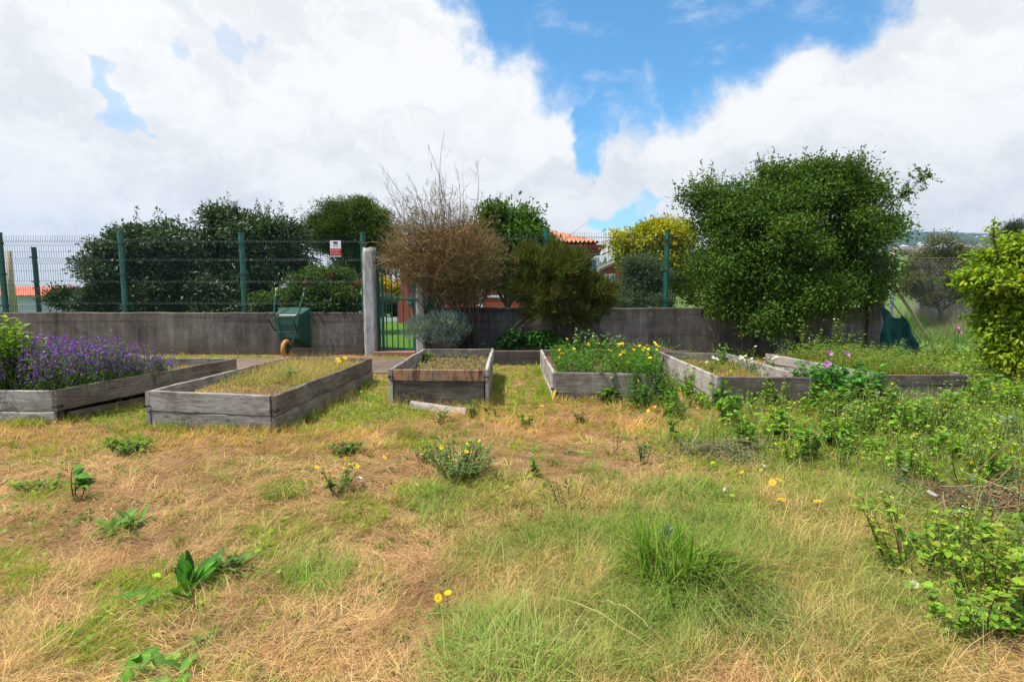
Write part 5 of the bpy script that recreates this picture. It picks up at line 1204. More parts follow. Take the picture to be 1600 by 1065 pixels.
# weeds in front of and inside the beds on the right
for px_, py_, h_, w__, nst, nl, ll, lw, lab in (
        (948, 628, .17, .22, 12, 9, .085, .05, 'broad leaved green weed growing against the front of the marigold bed'),
        (962, 626, .36, .10, 3, 7, .07, .045, 'upright weed reaching the top board in front of the marigold bed'),
        (1078, 618, .34, .13, 4, 10, .075, .05, 'upright broad leaved weed before the pale left board of the white flower bed'),
        (1092, 620, .27, .08, 3, 7, .06, .04, 'shorter dark stemmed weed just right of the upright one at the pale board'),
        (1117, 640, .36, .16, 5, 9, .085, .055, 'leafy weed at the front left corner of the white flower bed'),
        (1140, 665, .38, .30, 12, 11, .085, .055, 'bushy bright weed between the white flower bed front and the pulled weeds'),
        (1232, 632, .20, .22, 8, 9, .06, .04, 'low yellowish weed at the right end of the white flower bed front')):
    leafy('leafy_weed', lab, 'weed', gpos(px_, py_), h_, w__, nst, nl, ll, lw, [(.08, .20, .015), (.11, .25, .02), (.15, .30, .03), (.06, .15, .02)], 'leafy weeds around the raised beds', r0=.005)
for px_, z_, lab in ((1110, .24, 'white flowered plant in the left half of its bed, beside a tall dry stalk'), (1150, .24, 'white flowered plant near the middle of its bed'), (1172, .24, 'white flowered plant by the front board of its bed'), (1205, .24, 'white flowered plant in the right front corner of its bed')):
    q = G(px_, 577, .26); leafy('white_flower_plant', lab, 'plant', (q.x, q.y, z_), .18, .2, 7, 9, .04, .018, [(.10, .20, .05), (.14, .25, .07)], 'white flowered plants in one raised bed', flower=WHITE, nf=7, fs=1.3)
q = at(1128, 560, 7.6); leafy('leafy_weed', 'tall pale green weed at the back of the white flower bed', 'weed', (q.x, 7.6, .24), .34, .3, 8, 12, .06, .03, [(.11, .24, .04), (.15, .30, .05)])
for px_, Y, h_, lab in ((1155, 8.3, .62, 'tall dry seed stalk behind the white flower bed'), (1087, 6.6, .42, 'thin dry stalk in the left part of the white flower bed'), (1178, 8.3, .42, 'shorter seed stalk with small pale heads behind the white flower bed')):
    q = at(px_, 560, Y); leafy('seed_stalk', lab, 'stalk', (q.x, Y, .15), h_, .02, 1, 9, .04, .014, [(.16, .20, .06), (.26, .22, .10)], flower=WHITE if px_ == 1178 else None, nf=2, fs=1.4, stemcol=(.25, .2, .1), lo=.6, r0=.0045)
def bed_leaves(bed, z, n, h, cols, v0, v1, u0=.05):
    FL, FR, BR_, BL = bed; u, v = rng.uniform(u0, 1.02, n), rng.uniform(v0, v1, n); P = np.array([tuple(FL.lerp(FR, a).lerp(BL.lerp(BR_, a), b)) for a, b in zip(u, v)])
    P[:, 2] = z + rng.random(n) ** 1.2 * h * (.25 + 1.3 * fbm(P[:, 0] * 3, P[:, 1] * 3, 29)); az = rng.random(n) * 6.283
    V, Pq, C = leaf_full(P, norm(np.stack([np.cos(az), np.sin(az), rng.uniform(0, .9, n)], 1)), norm(rdir(n) * .5 + [0, 0, 1.0]), rng.uniform(.02, .055, n), rng.uniform(.01, .028, n), pick(cols, n, .2), .3)
    return tag(link('undergrowth', npmesh('undergrowth', V, Pq, C), M['leaf']), kind='stuff')
bed_leaves(B6, .22, 9000, .34, GR + YG + [(.16, .24, .04), (.22, .22, .06)], .02, 1.0)
bed_leaves(B5, .22, 900, .16, GR + YG, .3, .95); bed_leaves(B2, .22, 1100, .15, GR + YG, .25, .97); bed_leaves(B3, .29, 350, .10, GR + YG, .3, .95)
# the poppy plant
pb = gpos(1310, 632)
pp = leafy('poppy_plant', 'bushy green poppy plant with purple blooms between the two right beds', 'plant', pb, .46, 1.0, 120, 17, .09, .042, [(.035, .15, .022), (.055, .21, .03), (.085, .27, .035)], r0=.006, lo=.05)
for px_, py_, dz in ((1293, 550, 0), (1320, 551, 0), (1293, 566, .1)):
    c = at(px_, py_, pb.y - .1 - dz); o = put_flower('bloom', POPPY, c - Vector((0, 0, .03)), pp, .85, face=(rng.normal() * .5, -.9, .7))
    mb = MB(); mb.tube([pb + Vector((rng.normal() * .08, 0, .25)), (pb + c) / 2 + Vector((0, 0, .12)), c - Vector((0, 0, .03))], [.004, .0035, .003], 5); mb.col = (.08, .15, .04); mb.c = [mb.col] * len(mb.v); mb.build('stem', M['twig'], pp, col=True)
for px_, py_ in ((1493, 513), (1497, 520)):
    c = at(px_, py_, 9.0); r_ = empty('poppy', (c.x, 9.0, 0), 'mauve poppy on its own stem in the tall grass by the leaning pole', 'flower', 'two poppies by the leaning pole')
    put_flower('bloom', POPPY, c, r_, .9, face=(.2, -.8, .7)); mb = MB(); mb.tube([(c.x, 9.02, 0), (c.x + .02, 9.0, c.z * .6), c], .004, 5); mb.c = [(.08, .15, .04)] * len(mb.v); mb.build('stem', M['twig'], r_, col=True)
# tall weeds behind the poppies, before the dark tree
for px_, Y, h_, lab in ((1262, 8.6, .75, 'tall thin weed with small pale heads, left of the taller ones under the big tree'), (1290, 8.7, .62, 'tall leafy weed close behind the purple poppies'), (1308, 8.8, 1.05, 'tallest thin weed reaching up under the big tree'), (1330, 8.6, .78, 'tall leafy weed right of the tallest one under the big tree'), (1352, 8.4, .55, 'mid height leafy weed behind the weedy bed'), (1400, 8.6, .55, 'dense leafy weed before the draped shade net'), (1462, 8.9, .5, 'leafy weed just right of the leaning pole foot')):
    q = at(px_, 560, Y); leafy('tall_weed', lab, 'weed', (q.x, Y, 0), h_, .38, 10, 16, .06, .026, [(.10, .20, .03), (.14, .26, .04), (.18, .27, .06)], 'tall weeds below the big tree', flower=WHITE if px_ in (1262, 1308) else None, nf=5, fs=.9, r0=.005)
for px_, lab in ((1225, 'bluish iris like plant in the shade behind the two right beds'), ):
    q = at(px_, 548, 8.9); leafy('shade_plant', lab, 'plant', (q.x, 8.9, .1), .28, .3, 10, 9, .07, .02, [(.10, .11, .20), (.06, .10, .05), (.14, .14, .26)])

# ---- weeds of the open ground
W_ = 'leafy weeds of the open ground'
leafy('seedling', 'young broad leaved plant on a dark upright stem at the left', 'seedling', gpos(118, 785), .22, .24, 3, 6, .11, .06, [(.05, .16, .02), (.09, .24, .03)], stemcol=(.08, .04, .025), r0=.006, lo=.45)
leafy('leafy_weed', 'low spreading weed left of the dark stemmed seedling', 'weed', gpos(65, 765), .07, .34, 10, 6, .06, .03, YG + GR, W_)
rosette('leafy_weed', 'fan shaped tuft of narrow grey green leaves right of the dark stemmed seedling', 'weed', gpos(195, 826), 34, .17, .026, [(.09, .20, .04), (.13, .25, .07), (.10, .24, .03)], (.25, 1.2), .25, .03, W_)
dk = gpos(292, 925); o = rosette('dock_plant', 'dock plant with large upright glossy leaves by the mossy grass', 'weed', dk, 18, .20, .042, [(.04, .15, .02), (.06, .20, .025), (.09, .25, .03)], (.3, 1.5), .2, .03)
rosette('dock_plant', 'broad leaved clump spreading just right of the dock with upright leaves', 'weed', gpos(352, 892), 44, .135, .036, [(.06, .19, .025), (.09, .25, .03), (.07, .20, .05)], (.2, 1.2), .3, .03)
rosette('leafy_weed', 'large bright leafy clump at the bottom edge of the dry ground', 'weed', gpos(225, 1066), 40, .125, .036, [(.09, .24, .02), (.13, .31, .03), (.11, .26, .05)], (.2, 1.2), .3, .07, W_)
rosette('leafy_weed', 'small rosette of blunt leaves above the large bright clump at the bottom', 'weed', gpos(312, 1003), 12, .06, .026, [(.10, .24, .04), (.14, .28, .06)], (.2, .9), .3, .015, W_)
tuft('grass_tuft', 'small bright grass tuft alone on the straw left of the yellow flowered weed', gpos(445, 772), 420, .13, .26, [(.09, .22, .012), (.13, .28, .02), (.18, .30, .03)], wd=.004)
leafy('leafy_weed', 'low clump of toothed leaves on the straw below the front grey bed', 'weed', gpos(203, 708), .11, .36, 22, 8, .07, .028, GR, W_)
leafy('leafy_weed', 'sparse leafy weed at the foot of the front grey bed corner', 'weed', gpos(440, 668), .22, .30, 12, 9, .05, .025, GR + YG, W_)
leafy('leafy_weed', 'pale frilly weed against the low front board of the front grey bed', 'weed', gpos(345, 676), .10, .3, 12, 9, .045, .016, YG, W_)
r_ = leafy('leafy_weed', 'dark leaved weed on the straw below the gap between two beds', 'weed', gpos(540, 708), .10, .28, 14, 8, .06, .032, BGn + GR, W_)
leafy('yellow_flower_weed', 'straggly weed with yellow flowers on the straw above the green patch', 'weed', gpos(530, 770), .21, .26, 10, 11, .045, .018, GR, flower=DAISY, nf=4, fs=.75)
sp_ = leafy('herb_clump', 'bushy herb clump with dark spikes and yellow flowers before the loose plank', 'herb', gpos(715, 745), .25, .62, 66, 19, .042, .013, [(.15, .25, .06), (.11, .20, .06), (.20, .30, .07), (.13, .15, .12)], flower=DAISY, nf=7, fs=.8, ftop=False)
leafy('yellow_flower_weed', 'low weed with yellow flowers touching the left of the herb clump', 'weed', gpos(662, 722), .15, .22, 10, 8, .045, .018, GR, flower=DAISY, nf=4, fs=1.0)
leafy('seedling', 'small upright seedling on the bare soil beside the herb clump', 'seedling', gpos(835, 745), .17, .06, 2, 10, .05, .03, GR, lo=.3)
leafy('dead_stem', 'dark leaning dead stems on the brown grass below the upright seedling', 'stem', gpos(882, 795), .20, .16, 5, 4, .035, .012, [(.05, .06, .03), (.07, .05, .04)], stemcol=(.05, .03, .035), lean=-.3)
tuft('grass_tuft', 'thin upright grass tuft before the left corner of the tall bed', gpos(636, 686), 160, .26, .16, [(.10, .20, .015), (.16, .24, .03)], STRAW, (1.0, 1.5), (.05, .5))
for px_, py_, h_, w__, lab, fl_ in ((688, 660, .13, .18, 'small weed in front of the loose plank', None), (738, 652, .20, .12, 'upright weed with a yellow flower at the right end of the loose plank', 1), (768, 650, .14, .2, 'sprawling weed at the right front corner of the tall bed', 1), (822, 668, .13, .12, 'small grassy weed on the golden grass between two beds', None), (905, 660, .12, .14, 'small weed in the golden grass below the marigold bed', None)):
    leafy('leafy_weed', lab, 'weed', gpos(px_, py_), h_, w__, 8, 8, .055, .022, GR, W_, flower=DAISY if fl_ else None, nf=1, fs=1.2)
leafy('leafy_weed', 'tall thin stemmed weed in the golden grass below the marigold bed', 'weed', gpos(962, 710), .36, .08, 2, 12, .05, .012, GR, W_, r0=.0035)
leafy('leafy_weed', 'weed with two long leaves near the spilled marigolds', 'weed', gpos(1045, 690), .30, .10, 3, 5, .10, .045, GR, W_)
leafy('leafy_weed', 'dark stemmed weed above the large green grass tuft', 'weed', gpos(1005, 725), .22, .16, 5, 9, .045, .02, BGn, W_)
# long grass tufts
tuft('grass_tuft', 'large dark green upright grass tuft in the middle of the long grass', gpos(1045, 912), 430, .35, .26, [(.05, .15, .008), (.085, .22, .012), (.13, .28, .022), (.035, .10, .008)], [(.11, .24, .02), (.22, .32, .05)], (.65, 1.52), (.0, 1.2), .0078)
tuft('grass_tuft', 'drooping dark grass tuft swept to the right of the large upright tuft', gpos(1098, 925), 620, .42, .28, [(.05, .13, .010), (.075, .18, .016), (.11, .22, .03)], [(.14, .22, .03), (.30, .30, .10)], (.15, 1.1), (.2, 1.3), .0052, az=-.1, spread=1.0)
tuft('grass_tuft', 'pale blue green grass tuft at the bottom near two yellow flowers', gpos(785, 1050), 1000, .27, .44, [(.14, .28, .035), (.20, .35, .06), (.10, .23, .02)], [(.27, .40, .09), (.40, .43, .15)], (.15, 1.15), (.2, 1.1), .0034, az=2.2, spread=1.4)
tuft('grass_tuft', 'low bent grass tuft below the drooping dark one', gpos(1180, 985), 900, .24, .34, [(.09, .20, .04), (.13, .25, .07)], [(.2, .28, .1), (.3, .3, .13)], (.2, 1.0), (.3, 1.2), .003, az=.6, spread=1.5)
bl = gpos(1040, 875); rosette('thistle', 'silvery toothed leaves poking out of the large dark grass tuft', 'weed', bl + Vector((0, 0, .12)), 10, .09, .018, [(.16, .24, .18), (.06, .16, .08), (.22, .30, .26)], (.5, 1.3), .25, .008)
# broad leaved plants lower right
LIM3 = [(.12, .26, .02), (.19, .34, .025), (.08, .18, .02), (.26, .38, .04), (.30, .28, .06)]
LIM2 = [(.13, .28, .018), (.20, .37, .022), (.27, .44, .035), (.09, .20, .02)]
LIM = [(.10, .25, .02), (.14, .31, .025), (.18, .36, .035), (.06, .17, .02)]
leafy('bean_plant', 'leafy bean like plant with dark stems in the lower right grass', 'plant', gpos(1428, 915), .37, .52, 12, 18, .046, .031, LIM3, 'bean like plants at lower right', stemcol=(.09, .05, .04), r0=.0035, lo=.2)
leafy('bean_plant', 'bean like plant nearest the bottom right corner with reddish stems', 'plant', gpos(1540, 985), .33, .50, 10, 17, .046, .028, LIM3, 'bean like plants at lower right', stemcol=(.12, .06, .045), r0=.0035, lo=.2)
leafy('bean_plant', 'bean like plant cut by the right edge below the cut branches', 'plant', gpos(1595, 965), .34, .40, 11, 17, .05, .027, LIM3, 'bean like plants at lower right', stemcol=(.10, .06, .04), r0=.0035, lo=.2)
leafy('leafy_weed', 'low round leaved weed between the two lower right bean like plants', 'weed', gpos(1490, 975), .12, .40, 16, 8, .05, .04, LIM, W_)
leafy('grey_weed', 'greyish green weed at the right edge above the cut branches', 'weed', gpos(1588, 700), .34, .36, 16, 14, .06, .02, [(.13, .22, .12), (.17, .27, .15)], W_)
for px_, py_, h_, w__, nst, lab in ((1170, 705, .32, .26, 8, 'dark leaved tall weed growing out of the right side of the pulled weeds'), (1265, 720, .34, .36, 11, 'bright leaved weed right of the pile of pulled weeds'), (1300, 700, .20, .18, 6, 'small round leaved weed right of the bright one by the pulled weeds'), (1355, 665, .26, .4, 14, 'spreading weed in front of the weedy bed'), (1420, 690, .36, .34, 10, 'tall weed before the right end of the weedy bed'), (1480, 660, .34, .3, 10, 'leafy weed near the yellow flowers at the weedy bed end'), (1545, 640, .4, .4, 12, 'tall weed between the weedy bed and the bright bush'), (1385, 640, .26, .22, 7, 'leafy weed close to the front board of the weedy bed'), (1590, 650, .36, .3, 9, 'weed below the bright bush at the right edge'), (1530, 600, .42, .4, 12, 'tall weed beside the far right end of the weedy bed'), (1575, 590, .40, .36, 12, 'tall weed directly under the bright bush')):
    leafy('leafy_weed', lab, 'weed', gpos(px_, py_), h_, w__, nst, 12, .07, .042, LIM + [(.12, .24, .05)], 'weeds in the overgrown right part', r0=.0045)
protos = []
for k_, (h_, w__, nst, nl, ll, lw, cl, fl_) in enumerate(((.34, .26, 9, 14, .055, .030, LIM2, None), (.44, .18, 6, 16, .05, .02, LIM3, WHITE), (.22, .32, 12, 10, .06, .038, LIM2, None), (.38, .30, 10, 13, .045, .016, [(.14, .24, .05), (.18, .28, .08)], DAISY), (.30, .22, 8, 12, .07, .042, [(.09, .22, .03), (.13, .30, .03)], None))):
    protos.append(leafy('tangle_weed', 'one of many look-alike small weeds crowding the overgrown right side', 'weed', (0, 0, 0), h_, w__, nst, nl, ll, lw, cl, 'look-alike weeds crowding the overgrown right side', flower=fl_, nf=2 if fl_ is WHITE else 1, fs=.75, r0=.0035))
def copy_thing(root, loc, rz, sc):
    r = root.copy(); COL.objects.link(r); r.location = loc; r.rotation_euler = (0, 0, rz); r.scale = (sc,) * 3
    for ch in root.children:
        c = ch.copy(); COL.objects.link(c); c.parent = r
    return r
wr2 = np.random.default_rng(77); cnt = 0; used = set()
ZN = [(1200, 660, 160, 40, 26), (1430, 680, 150, 40, 42), (1540, 600, 70, 45, 30), (1300, 545, 80, 12, 14), (1470, 545, 90, 25, 30), (1340, 640, 90, 12, 9), (1190, 640, 70, 12, 9), (1500, 740, 110, 40, 22), (1080, 640, 50, 20, 8), (1545, 920, 70, 90, 20), (1455, 900, 60, 50, 7), (1300, 720, 80, 25, 7)]
for cx, cy, rx, ry, m_ in ZN:
    for _ in range(m_):
        px_, py_ = cx + wr2.uniform(-rx, rx), cy + wr2.uniform(-ry, ry)
        if px_ > 1660: continue
        q = gpos(px_, py_); k_ = int(wr2.integers(0, 5)); sc = float(wr2.uniform(.55, 1.15)) * (.75 if py_ > 700 else 1.0) * (.7 if py_ > 800 else 1.0)
        if k_ not in used: used.add(k_); r_ = protos[k_]; r_.location = q; r_.rotation_euler = (0, 0, float(wr2.uniform(0, 6.28))); r_.scale = (sc,) * 3
        else: copy_thing(protos[k_], q, float(wr2.uniform(0, 6.28)), sc)
# pile of pulled weeds and pile of cut branches
def brush_pile(name, label, c, n, L, spread, cols, leafcols, nl, rad):
    P = np.array(c) + rng.normal(size=(n, 3)) * [spread, spread * .6, 0]; P[:, 2] = c[2] + np.abs(rng.normal(size=n)) * .05 + .01; D = norm(rdir(n) * [1, .8, .22]); Ln = rng.uniform(.4, 1.1, n) * L
    Q = P + D * Ln[:, None]; Q[:, 2] = np.maximum(Q[:, 2], c[2] + .01); root = empty(name, Vector(c), label, 'brush pile')
    V, Pq, C = stems(P, Q, rng.uniform(.4, 1, n) * rad, rng.uniform(.2, .6, n) * rad, pick(cols, n, .2), .22, 4); link('stem', npmesh('stem', V, Pq, C), M['twig'], root)
    k_ = rng.integers(0, n, nl); PP = P[k_] + (Q - P)[k_] * rng.random((nl, 1)) + rng.normal(size=(nl, 3)) * .02
    V, Pq, C = leaf_full(PP, norm(rdir(nl) + [0, 0, .3]), norm(rdir(nl) + [0, 0, .8]), rng.uniform(.02, .055, nl), rng.uniform(.008, .022, nl), pick(leafcols, nl, .2), .3); link('foliage', npmesh('foliage', V, Pq, C), M['leaf'], root); return root
brush_pile('brush_pile', 'pile of pulled weeds drying before the white flower bed', gpos(1120, 715), 190, .26, .17, [(.26, .18, .12), (.36, .27, .18), (.18, .12, .09), (.14, .16, .07)], [(.10, .16, .08), (.14, .21, .11), (.20, .15, .09)], 950, .004)
bp = brush_pile('brush_pile', 'heap of cut brown branches and wilting leaves at the right edge', gpos(1560, 806), 210, .48, .22, [(.16, .09, .06), (.24, .15, .09), (.32, .25, .15), (.12, .07, .05)], [(.10, .19, .11), (.15, .25, .16), (.09, .17, .05)], 520, .0065)
def long_stem(label, pts, r, colr, name='cut_branch', cat='branch', group=None):
    P_ = [Vector(q) for q in pts]; P_ = [P_[0] * 2 - P_[1]] + P_ + [P_[-1] * 2 - P_[-2]]; out, ro = [], []
    for i in range(1, len(P_) - 2):
        for k_ in range(6):
            u = k_ / 6; a, b, c, d = P_[i - 1:i + 3]
            out.append(.5 * (2 * b + (c - a) * u + (2 * a - 5 * b + 4 * c - d) * u * u + (3 * b - a - 3 * c + d) * u ** 3) + Vector((random.gauss(0, .003), random.gauss(0, .003), random.gauss(0, .002)))); ro.append(r[i - 1] * (1 - u) + r[i] * u)
    out.append(P_[-2]); ro.append(r[-1])
    mb = MB(); mb.tube(out, ro, 6); mb.c = [colr] * len(mb.v); return tag(mb.build(name, M['twig'], smooth=True, col=True), label, cat, group)
def gp(px, py, z=.02): q = G(px, py, z); q.z += float(hz(q.x, q.y)); return q
long_stem('dark curved twig arching over the grass left of the cut branches', [gp(1415, 752, .01), gp(1432, 735, .06), gp(1447, 730, .08), gp(1470, 748, .06), gp(1530, 778, .03)], [.003, .004, .005, .006, .007], (.13, .08, .05))
long_stem('longest brown cut branch lying across the heap at the right edge', [gp(1500, 790, .05), gp(1560, 787, .06), (gp(1640, 765, .07))], [.006, .009, .012], (.26, .18, .11))
long_stem('reddish brown cut branch under the heap at the right edge', [gp(1500, 816, .02), gp(1545, 822, .03), gp(1620, 828, .04)], [.006, .01, .012], (.16, .08, .06))
long_stem('pale straw stalk lying in the lower right grass', [gp(1440, 1040, .02), gp(1490, 1043, .03), gp(1540, 1066, .02)], [.003, .004, .004], (.55, .45, .3), 'dry_stalk', 'stalk')
long_stem('long pale bent stalk in the middle of the long grass', [gp(830, 920, .03), gp(920, 945, .10), gp(990, 985, .06), gp(1050, 1030, .02)], [.0013, .002, .002, .0012], (.42, .36, .15), 'dry_stalk', 'stalk')
long_stem('long pale stalk crossing the grass by the large tuft', [gp(935, 935, .08), gp(985, 950, .10), gp(1040, 1000, .03), gp(1060, 1040, .01)], [.0013, .002, .002, .0012], (.42, .36, .17), 'dry_stalk', 'stalk')
o = leaf_full(np.array([tuple(gp(862, 630, .0))]), norm(np.array([[.25, .1, 1.0]])), np.array([[-.5, -1, .2]]), np.array([.22]), np.array([.035]), np.array([(.75, .58, .02)]), .2)
tag(link('yellow_leaf', npmesh('yellow_leaf', *o), M['leaf']), 'bright yellow withered leaf at the left front corner of the marigold bed', 'leaf')
# daisies of the open ground
DG = 'small yellow daisies scattered in the grass'
spots = [(690, 965), (699, 964), (1300, 777), (1205, 778), (1213, 768), (1185, 745), (1156, 750), (1224, 795), (1280, 803), (1218, 793), (1243, 700), (1292, 680), (1500, 706), (1513, 705), (1538, 683), (1555, 702), (1400, 642), (1312, 648), (1452, 642), (1462, 640), (1476, 655), (1388, 690), (1560, 845), (1470, 754), (1355, 610), (1025, 640), (1010, 655), (1240, 640), (1060, 625), (820, 608), (805, 620), (845, 640), (560, 735), (600, 728), (1348, 722), (1515, 735), (1575, 720), (1440, 600), (1500, 610), (1420, 618), (1470, 560), (1380, 560), (1350, 566), (1540, 770)]
for i, (px_, py_) in enumerate(spots):
    q = gpos(px_, py_ + 4); h_ = .05 + .07 * rng.random(); c = q + Vector((rng.normal() * .01, 0, h_))
    r_ = empty('daisy', q, 'small yellow daisy on its own thin stem in the grass', 'flower', DG)
    mb = MB(); mb.tube([q - Vector((0, 0, .02)), c], .0015, 4); mb.c = [(.10, .17, .03)] * len(mb.v); mb.build('stem', M['twig'], r_, col=True); put_flower('bloom', DAISY, c, r_, rng.uniform(.75, 1.1), .5)
for px_, py_, lab in ((1133, 777, 'wilted white flower lying in the grass above the large tuft'), (1192, 738, 'wilted white flower by the pulled weeds'), (1428, 930, 'wilted pale flower hanging below the leafy bean like plant'), (562, 758, 'wilted white flower beside the straggly yellow flowered weed')):
    q = gpos(px_, py_); r_ = empty('wilted_flower', q, lab, 'flower'); put_flower('bloom', WHITE, q + Vector((0, 0, .05)), r_, 1.2, .9); mb = MB(); mb.tube([q, q + Vector((-.03, 0, .03)), q + Vector((0, 0, .05))], .0025, 4); mb.c = [(.16, .22, .06)] * len(mb.v); mb.build('stem', M['twig'], r_, col=True)
q = gpos(1455, 785); r_ = empty('lilac_flower', q, 'single lilac flower in the grass left of the cut branches', 'flower'); put_flower('bloom', LILAC, q + Vector((0, 0, .06)), r_, 1.0, .3); mb = MB(); mb.tube([q, q + Vector((0, 0, .06))], .002, 4); mb.c = [(.12, .18, .04)] * len(mb.v); mb.build('stem', M['twig'], r_, col=True)
# dry mossy tuft on the front of the grey bed, seen on the seam between boards
c = at(318, 648, B2[0].y - .03); n = 500; P = np.array(c) + np.stack([rng.normal(size=n) * .075, -np.abs(rng.normal(size=n)) * .02, rng.normal(size=n) * .016], 1)
V, Pq, C = leaf_rhomb(P, norm(rdir(n) + [0, -.5, .1]), rdir(n), rng.uniform(.012, .035, n), rng.uniform(.004, .01, n), pick([(.10, .075, .03), (.16, .11, .04), (.08, .08, .03), (.3, .2, .05)], n, .2))
tag(link('moss_tuft', npmesh('moss_tuft', V, Pq, C), M['leaf']), 'dry brown mossy tuft stuck on the front board seam of the grey bed', 'moss')

# ================================================================== GRASS OF THE FIELD
GREEN = [(245, 925, 105, 42, 1), (150, 1000, 80, 34, .9), (440, 838, 80, 32, .75), (560, 800, 45, 28, .7), (490, 905, 55, 28, .4), (625, 608, 60, 55, 1), (520, 655, 110, 22, .8), (815, 600, 55, 48, 1.1), (190, 650, 60, 25, .7), (60, 705, 70, 18, .35), (30, 880, 40, 40, .5), (200, 695, 45, 18, .8), (320, 552, 110, 14, 1.2),
         (1350, 700, 320, 60, .6), (1520, 640, 160, 90, .9), (1450, 545, 180, 45, 1.4), (1240, 785, 140, 50, .6), (1500, 880, 160, 90, .65), (640, 770, 40, 25, .7), (1570, 560, 120, 60, 1.2), (780, 770, 90, 30, .6), (60, 770, 50, 20, .5), (1050, 560, 140, 12, 1), (640, 690, 40, 20, .5), (700, 690, 60, 30, .35)]
LONG = [(870, 870, 160, 62, 1), (1010, 960, 220, 90, 1), (850, 1010, 140, 75, 1), (1150, 900, 260, 110, 1), (1270, 830, 160, 80, .8), (1000, 790, 160, 40, .55), (1360, 1000, 160, 80, .9), (740, 780, 110, 30, .5), (490, 900, 50, 32, .3), (1250, 740, 120, 40, .4), (1480, 740, 140, 40, .35)]
BARE = [(650, 940, 50, 25, .5), (1060, 1000, 70, 30, .5), (860, 735, 110, 28, 1.1), (250, 830, 60, 20, .35), (70, 835, 90, 28, .75), (850, 795, 60, 18, .6), (300, 765, 70, 14, .5), (380, 985, 100, 40, .3), (150, 790, 70, 30, .5), (1400, 770, 80, 20, .3), (640, 1000, 60, 40, .25)]
LUSH = [(1450, 545, 170, 40, 1), (1540, 640, 110, 70, .8), (1400, 660, 150, 40, .55), (1330, 560, 100, 25, .8), (1230, 690, 120, 30, .3), (1580, 560, 60, 50, .8), (1520, 880, 120, 60, .35), (1240, 660, 160, 25, .45), (1480, 720, 140, 40, .5), (1300, 545, 90, 16, 1), (1120, 690, 90, 25, .3), (1000, 640, 60, 12, .25), (590, 640, 70, 25, .25)]
GOLDZ = [(880, 660, 230, 30, 1), (300, 690, 350, 22, .8), (1230, 655, 120, 25, 1), (40, 690, 150, 25, .9), (560, 690, 120, 25, .5), (1400, 690, 120, 30, .6)]
def zone(px, py, L, wob):
    z = np.zeros_like(px)
    for cx, cy, rx, ry, s in L:
        d = ((px - cx) / rx) ** 2 + ((py - cy) / ry) ** 2; z = np.maximum(z, s * np.clip(1.5 - d, 0, 1) * 1.0)
    return np.clip(z * (.45 + 1.1 * wob), 0, 1)
def inbed(X, Y):
    m_ = np.zeros(len(X), bool)
    for B in (B1, B2, B3, B4, B5, B6):
        ok = np.ones(len(X), bool); q = [(v.x, v.y) for v in B]
        for (ax, ay), (bx, by) in zip(q, q[1:] + q[:1]): ok &= ((bx - ax) * (Y - ay) - (by - ay) * (X - ax)) > -.02
        m_ |= ok
    return m_
def scatter(n, p=1.3):
    """random ground points, denser where they are nearer to the place the photo was taken"""
    Y = 1.35 * (10.6 / 1.35) ** (rng.random(n) ** p); X = (rng.random(n) * 2 - 1) * (Y * 1.17 + .7)
    k_ = ~inbed(X, Y) & ~((Y > 8.1) & (Y < 10.1) & (X > px0) & (X < px1)) & ~((Y > 9.15) & (X > -1.45) & (X < 3.2))
    return X[k_], Y[k_]
def field_grass(name, n, fn, p=1.0):
    X, Y = scatter(n, p); px_, py_ = proj(X, Y, 0.0); wob = fbm(X * 3.1, Y * 3.1, 71, 4); fine = fbm(X * 9, Y * 9, 83, 3)
    g_, l_, b_, u_, o_ = (zone(px_, py_, Z, wob) for Z in (GREEN, LONG, BARE, LUSH, GOLDZ))
    P, args, C, C2 = fn(X, Y, px_, py_, wob, fine, g_, l_, b_, u_, o_)
    V, Pq, Cc = blades(P, *args, C, C2); me = npmesh(name, V, Pq, Cc); return tag(link(name, me, M['grass']), kind='stuff')
def mixc(a, b, f): return a * (1 - f[:, None]) + b * f[:, None]
def fn_thatch(X, Y, px_, py_, wob, fine, g_, l_, b_, u_, o_):
    keep = rng.random(len(X)) < (1 - .92 * b_) * (1 - .45 * u_) * (1 - .7 * g_) * (.15 + 1.4 * fine ** 1.3); X, Y, g_, l_, o_, wob, b_ = X[keep], Y[keep], g_[keep], l_[keep], o_[keep], wob[keep], b_[keep]; n = len(X)
    flow = fbm(X * 1.6, Y * 1.6, 91) * 12; far = np.clip(Y / 5, .5, 1.6)
    P = np.stack([X, Y, hz(X, Y) + rng.random(n) ** 2 * .045], 1)
    c = mixc(pick(STRAW, n, .2), pick(GOLD, n, .2), np.clip(o_ + .3 * wob, 0, 1)); c = mixc(c, pick(OLIVE, n, .2), np.clip(.75 * l_ + .6 * g_ * (rng.random(n) < .7), 0, .9)); red = np.clip((fbm(X * 2.7, Y * 2.7, 123) - .48) * 4, 0, 1); c = mixc(c, pick([(.30, .16, .085), (.40, .23, .125)], n, .2), np.clip(.7 * b_ + .55 * red, 0, .9))
    return P, (rng.uniform(.05, .17, n), flow + rng.normal(size=n) * 1.1, np.abs(rng.normal(size=n)) * .28 + .02 + o_ * rng.uniform(0, .7, n), rng.uniform(-.1, .5, n), (.0019 * far * rng.uniform(.6, 1.7, n))), c * (1 + .25 * rng.normal(size=(n, 1))).clip(.4, 1.5), None
field_grass('dry_grass', 330000, fn_thatch, 1.0)
def tufted(X, Y, k, sp):
    n = len(X); i = np.repeat(np.arange(n), k); r = np.abs(rng.normal(size=n * k)) * np.repeat(sp, k); a = rng.random(n * k) * 6.283
    return i, X[i] + np.cos(a) * r, Y[i] + np.sin(a) * r, a
